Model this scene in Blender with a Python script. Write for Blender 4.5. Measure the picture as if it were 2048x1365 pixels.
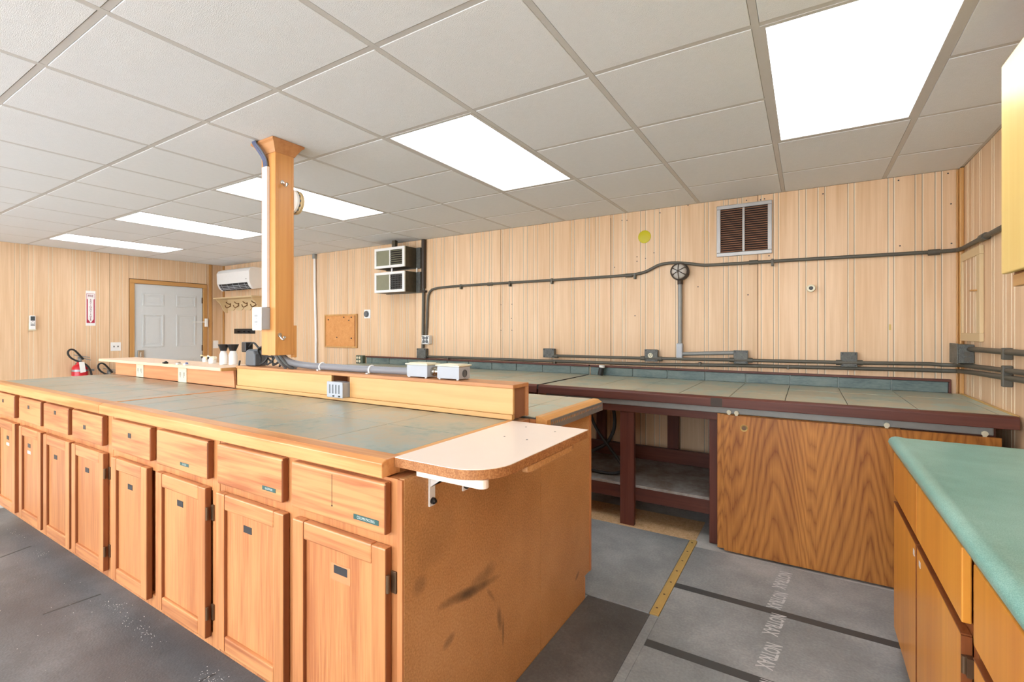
import bpy, math, random
import numpy as np
from mathutils import Vector, Matrix
random.seed(7)
for o in list(bpy.data.objects): bpy.data.objects.remove(o)
SC = bpy.context.scene
COL = SC.collection
PI = math.pi

# ------------------------------------------------------------------ camera, world, exposure
FPX, YAW, CY, ZC = 955.6, 0.5530, 661.6, 1.37
cam = bpy.data.cameras.new('camera'); cam.sensor_width = 36; cam.lens = FPX*36/2048
cam.shift_y = -(682.5-CY)/2048; cam.clip_start = 0.02
co = bpy.data.objects.new('camera', cam); COL.objects.link(co)
co.location = (0, 0, ZC); co.rotation_euler = (PI/2, 0, YAW)
SC.camera = co
W = bpy.data.worlds.new('daylight'); SC.world = W; W.use_nodes = True
W.node_tree.nodes['Background'].inputs[0].default_value = (0.86, 0.93, 1.0, 1)
W.node_tree.nodes['Background'].inputs[1].default_value = 12.5
SC.view_settings.view_transform = 'Standard'; SC.view_settings.look = 'None'
SC.view_settings.gamma = 1; SC.view_settings.use_curve_mapping = False
SC.view_settings.exposure = 0.0
LAMP = 5.8          # radiance of the fluorescent diffusers

# ------------------------------------------------------------------ room numbers (metres)
XL, XR, YB, YF, ZCE = -8.15, 0.87, 4.20, -2.45, 2.428
GX, GY, GS = -0.1525, 1.8545, 0.6096        # ceiling grid origin and pitch
ZT = 1.0                                    # island worktop
ZB = 0.96                                   # wall bench worktop

# ------------------------------------------------------------------ pixel -> point on a plane of the room
_c, _s = math.cos(YAW), math.sin(YAW)
def ray(x, y):
    a = (x-1024)/FPX; b = -(y-CY)/FPX
    return Vector((-_s+_c*a, _c+_s*a, b))
def onZ(x, y, z): d = ray(x, y); return Vector((0, 0, ZC))+d*((z-ZC)/d.z)
def onY(x, y, Y): d = ray(x, y); return Vector((0, 0, ZC))+d*(Y/d.y)
def onX(x, y, X): d = ray(x, y); return Vector((0, 0, ZC))+d*(X/d.x)

# ------------------------------------------------------------------ materials
def lin(c):
    return tuple(((v/255)/12.92 if v/255 <= .04045 else ((v/255+.055)/1.055)**2.4) for v in c)+(1,)
def newmat(name):
    m = bpy.data.materials.new(name); m.use_nodes = True
    return m, m.node_tree.nodes, m.node_tree.links, m.node_tree.nodes['Principled BSDF']
def plain(name, rgb, rough=.5, metal=0, var=.06, scale=18, bump=0, spec=.5):
    m, N, L, P = newmat(name)
    tc = N.new('ShaderNodeTexCoord'); nz = N.new('ShaderNodeTexNoise'); nz.inputs['Scale'].default_value = scale; nz.inputs['Detail'].default_value = 4
    L.new(tc.outputs['Object'], nz.inputs['Vector'])
    mx = N.new('ShaderNodeMix'); mx.data_type = 'RGBA'
    c = lin(rgb)
    mx.inputs['A'].default_value = tuple(v*(1-var) for v in c[:3])+(1,); mx.inputs['B'].default_value = tuple(min(1, v*(1+var)) for v in c[:3])+(1,)
    L.new(nz.outputs['Fac'], mx.inputs['Factor']); L.new(mx.outputs['Result'], P.inputs['Base Color'])
    P.inputs['Roughness'].default_value = rough; P.inputs['Metallic'].default_value = metal; P.inputs['Specular IOR Level'].default_value = spec
    if bump:
        n2 = N.new('ShaderNodeTexNoise'); n2.inputs['Scale'].default_value = scale*12; L.new(tc.outputs['Object'], n2.inputs['Vector'])
        b = N.new('ShaderNodeBump'); b.inputs['Strength'].default_value = bump; b.inputs['Distance'].default_value = .004
        L.new(n2.outputs['Fac'], b.inputs['Height']); L.new(b.outputs['Normal'], P.inputs['Normal'])
    return m
def math_node(N, L, op, a, b=None):
    n = N.new('ShaderNodeMath'); n.operation = op
    for i, v in enumerate((a, b)):
        if v is None: continue
        if hasattr(v, 'links'): L.new(v, n.inputs[i])
        else: n.inputs[i].default_value = v
    return n.outputs[0]
def wood(name, light, dark, axis='z', fine=90, broad=5, rough=.38, contrast=.5, cath=0, knots=0, redness=None, spec=.4):
    """grain runs along axis; fine pores, broad figure, optional cathedral arcs"""
    m, N, L, P = newmat(name)
    tc = N.new('ShaderNodeTexCoord'); oi = N.new('ShaderNodeObjectInfo')
    vm = N.new('ShaderNodeVectorMath'); vm.operation = 'SCALE'; vm.inputs['Scale'].default_value = 7.3
    cb = N.new('ShaderNodeCombineXYZ')
    for i in range(3): L.new(oi.outputs['Random'], cb.inputs[i])
    L.new(cb.outputs[0], vm.inputs[0])
    ad = N.new('ShaderNodeVectorMath'); ad.operation = 'ADD'; L.new(tc.outputs['Object'], ad.inputs[0]); L.new(vm.outputs[0], ad.inputs[1])
    def stretched(across, along, det, dist=0):
        mp = N.new('ShaderNodeMapping'); s = [across]*3; s['xyz'.index(axis)] = along; mp.inputs['Scale'].default_value = s
        L.new(ad.outputs[0], mp.inputs['Vector'])
        n = N.new('ShaderNodeTexNoise'); n.inputs['Scale'].default_value = 1; n.inputs['Detail'].default_value = det; n.inputs['Distortion'].default_value = dist
        L.new(mp.outputs[0], n.inputs['Vector']); return n.outputs['Fac']
    f1 = stretched(fine, fine*.035, 3); f2 = stretched(broad, broad*.12, 5, .8); f3 = stretched(broad*5, broad*.35, 3, .3)
    v = math_node(N, L, 'ADD', math_node(N, L, 'MULTIPLY', f1, .35), math_node(N, L, 'ADD', math_node(N, L, 'MULTIPLY', f2, .4), math_node(N, L, 'MULTIPLY', f3, .35)))
    if cath:
        sp = N.new('ShaderNodeSeparateXYZ'); L.new(tc.outputs['Object'], sp.inputs[0])
        u = sp.outputs['X']; z = sp.outputs['Z']
        um = math_node(N, L, 'SUBTRACT', math_node(N, L, 'MODULO', math_node(N, L, 'ADD', u, 20.20), .44), .22)
        um = math_node(N, L, 'ADD', um, math_node(N, L, 'MULTIPLY', math_node(N, L, 'SUBTRACT', f2, .5), .13))
        par = math_node(N, L, 'SQRT', math_node(N, L, 'ADD', math_node(N, L, 'MULTIPLY', um, um), .0006))
        ph = math_node(N, L, 'ADD', math_node(N, L, 'MULTIPLY', par, 9), math_node(N, L, 'ADD', math_node(N, L, 'MULTIPLY', z, 2.0), math_node(N, L, 'MULTIPLY', f2, 3.0)))
        fr = math_node(N, L, 'PINGPONG', math_node(N, L, 'MULTIPLY', ph, cath), .5)
        fr = math_node(N, L, 'POWER', math_node(N, L, 'MULTIPLY', fr, 2), .55)
        v = math_node(N, L, 'ADD', math_node(N, L, 'MULTIPLY', v, .75), math_node(N, L, 'MULTIPLY', math_node(N, L, 'SUBTRACT', fr, .1), .24))
    cr = N.new('ShaderNodeValToRGB')
    lo = .52-.075/max(contrast, .05); hi = .52+.075/max(contrast, .05)
    cr.color_ramp.elements[0].position = max(0, lo); cr.color_ramp.elements[0].color = lin(dark)
    cr.color_ramp.elements[1].position = min(1, hi); cr.color_ramp.elements[1].color = lin(light)
    L.new(v, cr.inputs[0])
    hs = N.new('ShaderNodeHueSaturation')
    L.new(math_node(N, L, 'ADD', math_node(N, L, 'MULTIPLY', oi.outputs['Random'], .16), .92), hs.inputs['Value'])
    L.new(cr.outputs[0], hs.inputs['Color']); L.new(hs.outputs[0], P.inputs['Base Color'])
    P.inputs['Roughness'].default_value = rough; P.inputs['Specular IOR Level'].default_value = spec
    b = N.new('ShaderNodeBump'); b.inputs['Strength'].default_value = .12; b.inputs['Distance'].default_value = .002
    L.new(f1, b.inputs['Height']); L.new(b.outputs['Normal'], P.inputs['Normal'])
    return m
def mottled(name, cols, scale=4, rough=.5, fine=60, finemix=.25, bump=.1, stretch=None, world=False, spec=.5):
    """stone, rubber, stains: several colours spread by noise"""
    m, N, L, P = newmat(name)
    tc = N.new('ShaderNodeTexCoord'); oi = N.new('ShaderNodeObjectInfo')
    ad = N.new('ShaderNodeVectorMath'); ad.operation = 'ADD'
    L.new(tc.outputs['Object'], ad.inputs[0]); L.new(oi.outputs['Location'], ad.inputs[1])
    mp = N.new('ShaderNodeMapping'); mp.inputs['Scale'].default_value = stretch or (1, 1, 1); L.new(ad.outputs[0], mp.inputs['Vector'])
    n1 = N.new('ShaderNodeTexNoise'); n1.inputs['Scale'].default_value = scale; n1.inputs['Detail'].default_value = 7; n1.inputs['Roughness'].default_value = .62
    n2 = N.new('ShaderNodeTexNoise'); n2.inputs['Scale'].default_value = fine; n2.inputs['Detail'].default_value = 3
    L.new(mp.outputs[0], n1.inputs['Vector']); L.new(mp.outputs[0], n2.inputs['Vector'])
    v = math_node(N, L, 'ADD', math_node(N, L, 'MULTIPLY', n1.outputs['Fac'], 1-finemix), math_node(N, L, 'MULTIPLY', n2.outputs['Fac'], finemix))
    cr = N.new('ShaderNodeValToRGB'); e = cr.color_ramp.elements
    while len(e) < len(cols): e.new(.5)
    for i, c in enumerate(cols):
        e[i].position = .30+.40*i/(len(cols)-1); e[i].color = lin(c)
    L.new(v, cr.inputs[0]); L.new(cr.outputs[0], P.inputs['Base Color'])
    P.inputs['Roughness'].default_value = rough; P.inputs['Specular IOR Level'].default_value = spec
    if bump:
        b = N.new('ShaderNodeBump'); b.inputs['Strength'].default_value = bump; b.inputs['Distance'].default_value = .003
        L.new(n2.outputs['Fac'], b.inputs['Height']); L.new(b.outputs['Normal'], P.inputs['Normal'])
    return m
STAINS = ((1.30, .490, .19, .022, -.16, 1.0), (1.36, .505, .09, .035, .1, .6), (1.42, .42, .05, .012, -.9, .7), (1.475, .31, .02, .05, .2, .95), (1.50, .25, .008, .07, 0, .6), (1.18, .385, .035, .022, .4, .75), (1.13, .75, .10, .10, 0, .25), (1.05, .62, .03, .03, 0, .4), (2.18, .16, .03, .012, .5, .6))
def endpanel_mat():
    """speckled tan board with black scuffs of their own shape"""
    m = mottled('speckled_board', [(156, 106, 60), (196, 142, 88), (216, 166, 114)], scale=2.2, fine=170, finemix=.55, rough=.45, bump=.08)
    N, L = m.node_tree.nodes, m.node_tree.links; P = N['Principled BSDF']
    src = P.inputs['Base Color'].links[0].from_socket
    tc = N.new('ShaderNodeTexCoord'); geo = N.new('ShaderNodeNewGeometry')
    sp = N.new('ShaderNodeSeparateXYZ'); L.new(geo.outputs['Position'], sp.inputs[0])
    nz = N.new('ShaderNodeTexNoise'); nz.inputs['Scale'].default_value = 9; nz.inputs['Detail'].default_value = 6; L.new(geo.outputs['Position'], nz.inputs['Vector'])
    tot = None
    for (cy, cz, ry, rz, tilt, k) in STAINS:
        dy = math_node(N, L, 'SUBTRACT', sp.outputs['Y'], cy); dz = math_node(N, L, 'SUBTRACT', sp.outputs['Z'], cz)
        a = math_node(N, L, 'ADD', math_node(N, L, 'MULTIPLY', dy, math.cos(tilt)/ry), math_node(N, L, 'MULTIPLY', dz, math.sin(tilt)/ry))
        b = math_node(N, L, 'ADD', math_node(N, L, 'MULTIPLY', dy, -math.sin(tilt)/rz), math_node(N, L, 'MULTIPLY', dz, math.cos(tilt)/rz))
        r = math_node(N, L, 'ADD', math_node(N, L, 'MULTIPLY', a, a), math_node(N, L, 'MULTIPLY', b, b))
        r = math_node(N, L, 'ADD', r, math_node(N, L, 'MULTIPLY', math_node(N, L, 'SUBTRACT', nz.outputs['Fac'], .5), 2.4))
        q = N.new('ShaderNodeMapRange'); q.inputs['From Min'].default_value = 1.1; q.inputs['From Max'].default_value = -.1; q.inputs['To Max'].default_value = k
        L.new(r, q.inputs['Value']); tot = q.outputs[0] if tot is None else math_node(N, L, 'MAXIMUM', tot, q.outputs[0])
    mx = N.new('ShaderNodeMix'); mx.data_type = 'RGBA'; L.new(math_node(N, L, 'MULTIPLY', tot, .85), mx.inputs['Factor']); L.new(src, mx.inputs['A']); mx.inputs['B'].default_value = lin((50, 38, 30))
    L.new(mx.outputs['Result'], P.inputs['Base Color'])
    return m
def emis(name, rgb, s):
    m, N, L, P = newmat(name); P.inputs['Base Color'].default_value = (.8, .8, .8, 1)
    tc = N.new('ShaderNodeTexCoord'); nz = N.new('ShaderNodeTexNoise'); nz.inputs['Scale'].default_value = 2.2; nz.inputs['Detail'].default_value = 1; L.new(tc.outputs['Object'], nz.inputs['Vector'])
    mr = N.new('ShaderNodeMapRange'); mr.inputs['To Min'].default_value = s*.9; mr.inputs['To Max'].default_value = s*1.1; L.new(nz.outputs['Fac'], mr.inputs['Value'])
    P.inputs['Emission Color'].default_value = lin(rgb); L.new(mr.outputs[0], P.inputs['Emission Strength']); return m

M = {}
M['tile'] = plain('ceiling_board', (229, 230, 230), .9, var=.03, scale=30, bump=.5, spec=.1)
M['grid'] = plain('grid_paint', (198, 195, 190), .5, var=.03)
M['gap'] = plain('dark_gap', (60, 56, 50), .9)
M['panel'] = wood('wall_panelling', (232, 200, 164), (206, 166, 124), 'z', 60, 3.0, .42, .42, spec=.3)
M['pin'] = plain('groove_grey', (176, 158, 136), .7)
M['pinsoft'] = plain('groove_soft', (204, 176, 142), .6)
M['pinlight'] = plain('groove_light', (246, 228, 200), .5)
M['sheet_gap'] = plain('sheet_gap', (96, 66, 40), .8)
M['casing'] = wood('casing_wood', (206, 158, 98), (178, 126, 70), 'z', 50, 4)
M['casing_h'] = wood('casing_wood_level', (206, 158, 98), (178, 126, 70), 'y', 50, 4)
M['door'] = plain('door_paint', (205, 207, 205), .45, var=.02)
M['oakz'] = wood('cabinet_oak', (206, 142, 90), (170, 104, 62), 'z', 110, 4, .36, .75)
M['oakx'] = wood('cabinet_oak_level', (210, 146, 94), (166, 98, 60), 'x', 70, 7, .36, .85)
M['oakpanel'] = wood('cabinet_oak_panel', (208, 144, 92), (174, 108, 66), 'z', 150, 3, .36, .85)
M['oakfilm'] = plain('yellowed_film', (210, 140, 94), .25, var=.03)
M['nose'] = wood('nosing_wood', (218, 158, 100), (186, 118, 62), 'x', 60, 5, .34, .8)
M['nosey'] = wood('nosing_wood_across', (230, 172, 100), (200, 130, 68), 'y', 60, 5, .34, .5)
M['maplex'] = wood('riser_maple', (226, 184, 122), (206, 152, 92), 'x', 40, 4, .36, .4)
M['maplelight'] = wood('pale_shelf_wood', (236, 206, 174), (220, 180, 142), 'x', 40, 4, .4, .4)
M['mapletop'] = wood('riser_top_wood', (208, 150, 98), (178, 116, 70), 'x', 50, 4, .4, .4)
M['maplez'] = wood('post_maple', (220, 160, 92), (196, 130, 70), 'z', 40, 3, .36, .4)
M['oakred'] = wood('outlet_board_wood', (224, 160, 112), (202, 126, 82), 'x', 50, 5, .4, .45)
M['endboard'] = endpanel_mat()
M['speckedge'] = mottled('speckled_edge', [(120, 70, 36), (168, 110, 62), (198, 146, 92)], scale=30, fine=220, finemix=.6, rough=.6)
M['slate'] = mottled('slate_tile', [(104, 124, 116), (138, 154, 144), (166, 158, 136), (150, 164, 156), (126, 146, 140)], scale=3.2, fine=34, finemix=.22, rough=.30, bump=.05)
M['slateb'] = mottled('slate_tile_bench', [(124, 146, 136), (156, 172, 158), (182, 174, 148), (164, 184, 172), (146, 170, 162)], scale=2.6, fine=26, finemix=.2, rough=.32, bump=.05)  # pale green of reflected daylight is partly put into the base colour
M['slatebs'] = mottled('slate_tile_upstand', [(62, 78, 78), (88, 106, 104), (112, 126, 120), (96, 108, 100)], scale=7, fine=60, finemix=.3, rough=.4, bump=.15, stretch=(.6, 1, 2))
M['grout'] = plain('grout', (70, 72, 66), .8)
M['groutlight'] = plain('grout_light', (190, 200, 196), .8)
M['lam'] = plain('white_laminate', (248, 230, 214), .35, var=.015)
M['white'] = plain('white_plastic', (238, 236, 232), .4, var=.02)
M['cream'] = plain('cream_plastic', (226, 218, 190), .45, var=.03)
M['grey'] = plain('grey_plastic', (176, 180, 186), .45, var=.03)
M['flex'] = plain('flexible_conduit_grey', (134, 134, 138), .45, var=.05)
M['oakend'] = wood('oak_end_grain', (150, 88, 50), (112, 60, 32), 'z', 60, 6, .45, .4)
M['greyd'] = plain('dark_grey_plastic', (96, 100, 104), .4, var=.06)
M['slot'] = plain('socket_slots', (96, 94, 92), .6)
M['black'] = plain('black_plastic', (26, 26, 28), .35, var=.1)
M['blackr'] = plain('black_rubber', (34, 33, 33), .5, var=.1)
M['chrome'] = plain('chrome', (205, 202, 195), .22, 1, var=.03)
M['steel'] = plain('galvanised_steel', (158, 164, 166), .38, .7, var=.12, scale=40)
M['condu'] = plain('painted_conduit', (92, 88, 78), .5, .25, var=.12, scale=30)
M['condul'] = plain('grey_conduit', (140, 140, 136), .5, .25, var=.1, scale=30)
M['condub'] = plain('brown_conduit', (62, 50, 40), .5, .2, var=.12, scale=30)
M['jbox'] = mottled('junction_box_metal', [(62, 64, 60), (90, 91, 86), (118, 118, 112)], scale=24, fine=150, finemix=.5, rough=.5, bump=.25)
M['bench'] = wood('stained_bench', (104, 56, 42), (70, 34, 26), 'x', 60, 5, .45, .45)
M['benchz'] = wood('stained_bench_upright', (106, 56, 42), (72, 34, 26), 'z', 60, 5, .45, .45)
M['benchshelf'] = mottled('worn_bench_shelf', [(96, 76, 60), (126, 112, 98), (160, 156, 152), (112, 86, 66)], scale=3.2, fine=30, finemix=.2, rough=.5)
M['doorak'] = wood('sliding_door_oak', (202, 136, 64), (138, 80, 34), 'z', 120, 4, .4, .42, cath=2.9)
M['concrete'] = mottled('bare_floor', [(150, 150, 148), (184, 182, 176), (205, 203, 198)], scale=6, fine=90, rough=.7)
M['cork'] = mottled('cork_floor', [(186, 144, 98), (214, 176, 130), (234, 204, 164)], scale=40, fine=160, finemix=.5, rough=.7)
M['mat'] = mottled('grey_rubber', [(114, 118, 118), (146, 149, 148), (182, 183, 181)], scale=2.2, fine=90, finemix=.25, rough=.48, bump=.3)
M['matd'] = mottled('dark_rubber', [(70, 69, 66), (92, 90, 87), (120, 118, 114)], scale=2.2, fine=90, finemix=.25, rough=.42, bump=.4)
M['mataisle'] = mottled('aisle_rubber', [(76, 78, 80), (100, 103, 105), (132, 135, 137)], scale=1.7, fine=120, finemix=.22, rough=.40, bump=.35)
M['matline'] = plain('unworn_rubber', (72, 73, 72), .5, var=.1)
M['print'] = plain('white_print', (206, 206, 204), .7, var=.1)
M['brass'] = plain('brass_strip', (210, 176, 106), .4, .2, var=.12)
M['green'] = mottled('green_laminate', [(92, 150, 138), (132, 186, 172), (172, 216, 204)], scale=5, fine=420, finemix=.6, rough=.28, bump=0)
M['amber'] = wood('amber_maple', (236, 164, 66), (204, 122, 44), 'z', 30, 2.5, .32, .4)
M['amberedge'] = wood('amber_edge', (150, 86, 44), (112, 58, 30), 'z', 60, 4, .4, .4)
M['yellowm'] = wood('yellow_maple', (242, 212, 134), (230, 188, 98), 'z', 30, 2.0, .34, .4)
M['red'] = plain('extinguisher_red', (200, 30, 44), .3, var=.04)
M['signred'] = plain('sign_red', (176, 34, 62), .5, var=.03)
M['letter'] = plain('letter_red', (128, 24, 54), .6, var=.03)
M['tape'] = plain('label_tape_green', (52, 92, 88), .4, var=.06)
M['tapeblack'] = plain('label_black', (52, 52, 54), .45, var=.08)
M['tapetext'] = plain('label_text', (214, 224, 220), .5)
M['cork_b'] = mottled('cork_board', [(196, 128, 66), (212, 148, 86), (224, 164, 104)], scale=20, fine=180, finemix=.5, rough=.85)
M['ventbrown'] = plain('vent_brown', (142, 94, 64), .6, var=.1)
M['ventdark'] = plain('vent_inside', (30, 20, 16), .8)
M['alu'] = plain('aluminium', (170, 166, 162), .4, .6, var=.05)
M['yellow'] = plain('yellow_paint', (196, 184, 24), .5, var=.04)
M['olive'] = mottled('heater_casing', [(58, 52, 40), (76, 68, 52), (92, 84, 66)], scale=14, fine=120, rough=.55)
M['louvre'] = plain('louvre_green_grey', (132, 130, 104), .5, var=.1)
M['lens'] = plain('frosted_globe', (190, 184, 176), .25, var=.1)
M['beige'] = plain('shelf_paint', (216, 190, 146), .5, var=.04)
M['bronze'] = plain('bronze_hook', (128, 92, 58), .4, .5, var=.1)
M['hinge'] = plain('antique_hinge', (112, 88, 66), .4, .6, var=.15)
M['detector'] = plain('aged_plastic', (214, 188, 140), .5, var=.05)
M['navy'] = plain('blue_plastic', (96, 110, 160), .4)
M['screen'] = plain('remote_screen', (70, 78, 80), .3)
M['lampemit'] = emis('lit_diffuser', (240, 246, 255), LAMP)
M['greenbox'] = plain('green_box', (84, 96, 80), .5, var=.15, scale=40)

# ------------------------------------------------------------------ mesh builder
class MB:
    def __init__(s): s.v = []; s.f = []; s.m = []
    def add(s, vs, fs, m=0):
        n = len(s.v); s.v += [tuple(v) for v in vs]
        for f in fs: s.f.append([i+n for i in f]); s.m.append(m)
    def box(s, x0, x1, y0, y1, z0, z1, m=0):
        s.add([(x0,y0,z0),(x1,y0,z0),(x1,y1,z0),(x0,y1,z0),(x0,y0,z1),(x1,y0,z1),(x1,y1,z1),(x0,y1,z1)],
              [(0,3,2,1),(4,5,6,7),(0,1,5,4),(1,2,6,5),(2,3,7,6),(3,0,4,7)], m); return s
    def boxe(s, x0, x1, y0, y1, z0, z1, m=0, me=1):
        """box whose two x faces take material me (end grain)"""
        s.box(x0, x1, y0, y1, z0, z1, m); s.m[-1] = me; s.m[-3] = me; return s
    def prism(s, poly, axis, a, b, m=0):
        """poly: 2-D outline in the two other axes (in xyz order), extruded from a to b along axis"""
        k = 'xyz'.index(axis); n = len(poly)
        def P(p, t): q = list(p); q.insert(k, t); return q
        vs = [P(p, a) for p in poly]+[P(p, b) for p in poly]
        fs = [list(range(n))[::-1], list(range(n, 2*n))]+[[i, (i+1) % n, n+(i+1) % n, n+i] for i in range(n)]
        s.add(vs, fs, m); return s
    def cyl(s, p0, p1, r, n=16, m=0, r2=None):
        p0, p1 = Vector(p0), Vector(p1); d = (p1-p0).normalized(); r2 = r if r2 is None else r2
        u = d.orthogonal().normalized(); w = d.cross(u); vs = []
        for p, q in ((p0, r), (p1, r2)):
            for i in range(n): a = 2*PI*i/n; vs.append(p+(u*math.cos(a)+w*math.sin(a))*q)
        s.add(vs, [list(range(n))[::-1], list(range(n, 2*n))]+[[i, (i+1) % n, n+(i+1) % n, n+i] for i in range(n)], m); return s
    def lathe(s, prof, c, d=(0,0,1), n=20, m=0):
        c, d = Vector(c), Vector(d).normalized(); u = d.orthogonal().normalized(); w = d.cross(u); vs = []; fs = []
        for r, h in prof:
            for i in range(n): a = 2*PI*i/n; vs.append(c+d*h+(u*math.cos(a)+w*math.sin(a))*max(r, 1e-4))
        k = len(prof)
        for j in range(k-1):
            for i in range(n): fs.append([j*n+i, j*n+(i+1) % n, (j+1)*n+(i+1) % n, (j+1)*n+i])
        fs.append(list(range(n))[::-1]); fs.append(list(range((k-1)*n, k*n)))
        s.add(vs, fs, m); return s
    def tube(s, pts, r, n=10, m=0, smooth=0, ribs=0):
        P = [Vector(p) for p in pts]
        for _ in range(smooth):
            Q = [P[0]]
            for a, b in zip(P, P[1:]): Q += [a*.75+b*.25, a*.25+b*.75]
            P = Q+[P[-1]]
        if ribs:
            Q = []
            for a, b in zip(P, P[1:]):
                k = max(1, int((b-a).length/ribs)); Q += [a.lerp(b, i/k) for i in range(k)]
            P = Q+[P[-1]]
        u = None; vs = []; fs = []
        for i, p in enumerate(P):
            d = (P[min(i+1, len(P)-1)]-P[max(i-1, 0)]).normalized()
            u = d.orthogonal().normalized() if u is None else (u-d*u.dot(d)).normalized()
            w = d.cross(u); rr = r*(1 if not ribs or i % 2 else .93)
            for k in range(n): a = 2*PI*k/n; vs.append(p+(u*math.cos(a)+w*math.sin(a))*rr)
        for i in range(len(P)-1):
            for k in range(n): fs.append([i*n+k, i*n+(k+1) % n, (i+1)*n+(k+1) % n, (i+1)*n+k])
        fs += [list(range(n))[::-1], list(range((len(P)-1)*n, len(P)*n))]
        s.add(vs, fs, m); return s
    def text(s, body, size, place, m=0, bold=0):
        """place(u, v) -> point; letters centred on 0,0"""
        cu = bpy.data.curves.new('t', 'FONT'); cu.body = body; cu.size = size; cu.align_x = 'CENTER'; cu.align_y = 'CENTER'; cu.resolution_u = 2; cu.offset = bold*size
        o = bpy.data.objects.new('t', cu); COL.objects.link(o); bpy.context.view_layer.update()
        me = bpy.data.meshes.new_from_object(o.evaluated_get(bpy.context.evaluated_depsgraph_get()))
        s.add([place(v.co.x, v.co.y) for v in me.vertices], [list(p.vertices) for p in me.polygons], m)
        bpy.data.objects.remove(o); bpy.data.curves.remove(cu); bpy.data.meshes.remove(me); return s
    def mesh(s, name, mats, off=(0,0,0), smooth=False):
        me = bpy.data.meshes.new(name); me.from_pydata([(x-off[0], y-off[1], z-off[2]) for x, y, z in s.v], [], s.f)
        for q in mats: me.materials.append(M[q])
        me.polygons.foreach_set('material_index', s.m)
        if smooth:
            me.shade_smooth(); me.set_sharp_from_angle(angle=math.radians(38))
        me.update(); return me

def wloc(o):
    p = Vector((0,0,0))
    while o is not None: p += o.location; o = o.parent
    return p
def obj(name, mb, mats, parent=None, bevel=0, smooth=False, at=None, seg=2):
    """links the collected shapes as ONE mesh object (no rotations anywhere, so parents only shift)"""
    if isinstance(mats, str): mats = [mats]
    base = wloc(parent) if parent else Vector((0,0,0))
    here = Vector(at) if at is not None else base
    me = mb.mesh(name, mats, here, smooth)
    o = bpy.data.objects.new(name, me); COL.objects.link(o)
    if parent: o.parent = parent
    o.location = here-base
    if bevel:
        b = o.modifiers.new('bevel', 'BEVEL'); b.width = bevel; b.segments = seg; b.limit_method = 'ANGLE'; b.angle_limit = math.radians(40)
    return o
def tag(o, label, cat, group=None):
    o['label'] = label; o['category'] = cat
    if group: o['group'] = group
    return o
def struct(o): o['kind'] = 'structure'; return o
def thing(name, label, cat, loc, group=None):
    o = bpy.data.objects.new(name, None); COL.objects.link(o); o.location = loc; o.empty_display_size = .1
    return tag(o, label, cat, group)
def one(name, mb, mats, label, cat, at, bevel=0, smooth=False, group=None):
    return tag(obj(name, mb, mats, None, bevel, smooth, at=at), label, cat, group)
_shared = {}
def piece(name, key, make, mats, loc, parent, bevel=0):
    """alike pieces share one mesh: make() builds it about the origin"""
    if key not in _shared: _shared[key] = make().mesh(name, [mats] if isinstance(mats, str) else mats)
    o = bpy.data.objects.new(name, _shared[key]); COL.objects.link(o); o.parent = parent
    o.location = Vector(loc)-wloc(parent)
    if bevel:
        b = o.modifiers.new('bevel', 'BEVEL'); b.width = bevel; b.segments = 1; b.limit_method = 'ANGLE'
    return o
def tile_row(name, x0, x1, joints, rows, z0, z1, mat, parent, gap=.004):
    xs = [x0]+sorted(j for j in joints if x0+.02 < j < x1-.02)+[x1]
    for (y0, y1) in rows:
        for a, b in zip(xs, xs[1:]):
            w, d = round(b-a-gap, 4), round(y1-y0-gap, 4)
            dz = random.choice((0, .0004, .0008))
            piece(name, (name, mat, w, d), lambda: MB().box(-w/2, w/2, -d/2, d/2, z0-z1, 0), mat, ((a+b)/2, (y0+y1)/2, z1+dz-.0006), parent, .0015)

# ================================================================== SETTING
fl = struct(obj('floor', MB().box(XL-.1, XR+.1, YF-.1, YB+.1, -.12, 0), 'concrete'))

# --- panelled walls: backing slab + 4 ft sheets with real grooves
_px = (1227, 1245, 1252, 1281.5, 1291.7, 1309, 1319, 1352, 1361, 1409, 1417, 1447, 1457, 1475, 1484)
GRO = [onY(x, 600, YB).x+1.527 for x in _px]
def sheet(parent, axis, u0, u1, z0, z1, plane, inward, ref, pin='pin'):
    """sheet face at `plane`, 6 mm thick; inward = +1/-1 direction of the room; grooves repeat every 1.2 m from ref"""
    g = .0025; a, b = u0+g, u1-g; T = .006; D = .0016
    gl = []
    k0 = math.floor((a-ref)/1.2)
    for k in range(k0, k0+3):
        for q in GRO:
            u = ref+1.2*k+q
            if a+.01 < u < b-.01: gl.append(u)
    gl.sort(); prof = [(a, 0, 0)]; mats = []
    for i, u in enumerate(gl):
        if u-.0075 < prof[-1][0]: continue
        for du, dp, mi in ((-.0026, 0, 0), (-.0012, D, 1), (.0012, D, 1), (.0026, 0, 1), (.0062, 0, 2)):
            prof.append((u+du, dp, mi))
    prof.append((b, 0, 0))
    mb = MB(); vs = []; n = len(prof)
    def P(u, d, z):
        w = plane+inward*(T-d)
        return (u, w, z) if axis == 'x' else (w, u, z)
    for z in (z0, z1): vs += [P(u, d, z) for u, d, _ in prof]+[P(a, T, z), P(b, T, z)]
    N_ = n+2
    flip = (axis == 'x') == (inward < 0)
    for i in range(n-1):
        f = [i, i+1, N_+i+1, N_+i]
        mb.f.append(f if flip else f[::-1]); mb.m.append(prof[i+1][2])
    for (i, j) in ((n, 0), (n-1, n+1)):
        f = [i, j, N_+j, N_+i]; mb.f.append(f if flip else f[::-1]); mb.m.append(0)
    mb.v = vs
    o = obj('wall_panel', mb, ['panel', pin, 'pinlight'], parent, at=(P(a, T, z0)))
    return o
wb = struct(obj('wall_back', MB().box(XL-.1, XR+.1, YB, YB+.1, -.1, ZCE+.15), 'sheet_gap'))
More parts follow.
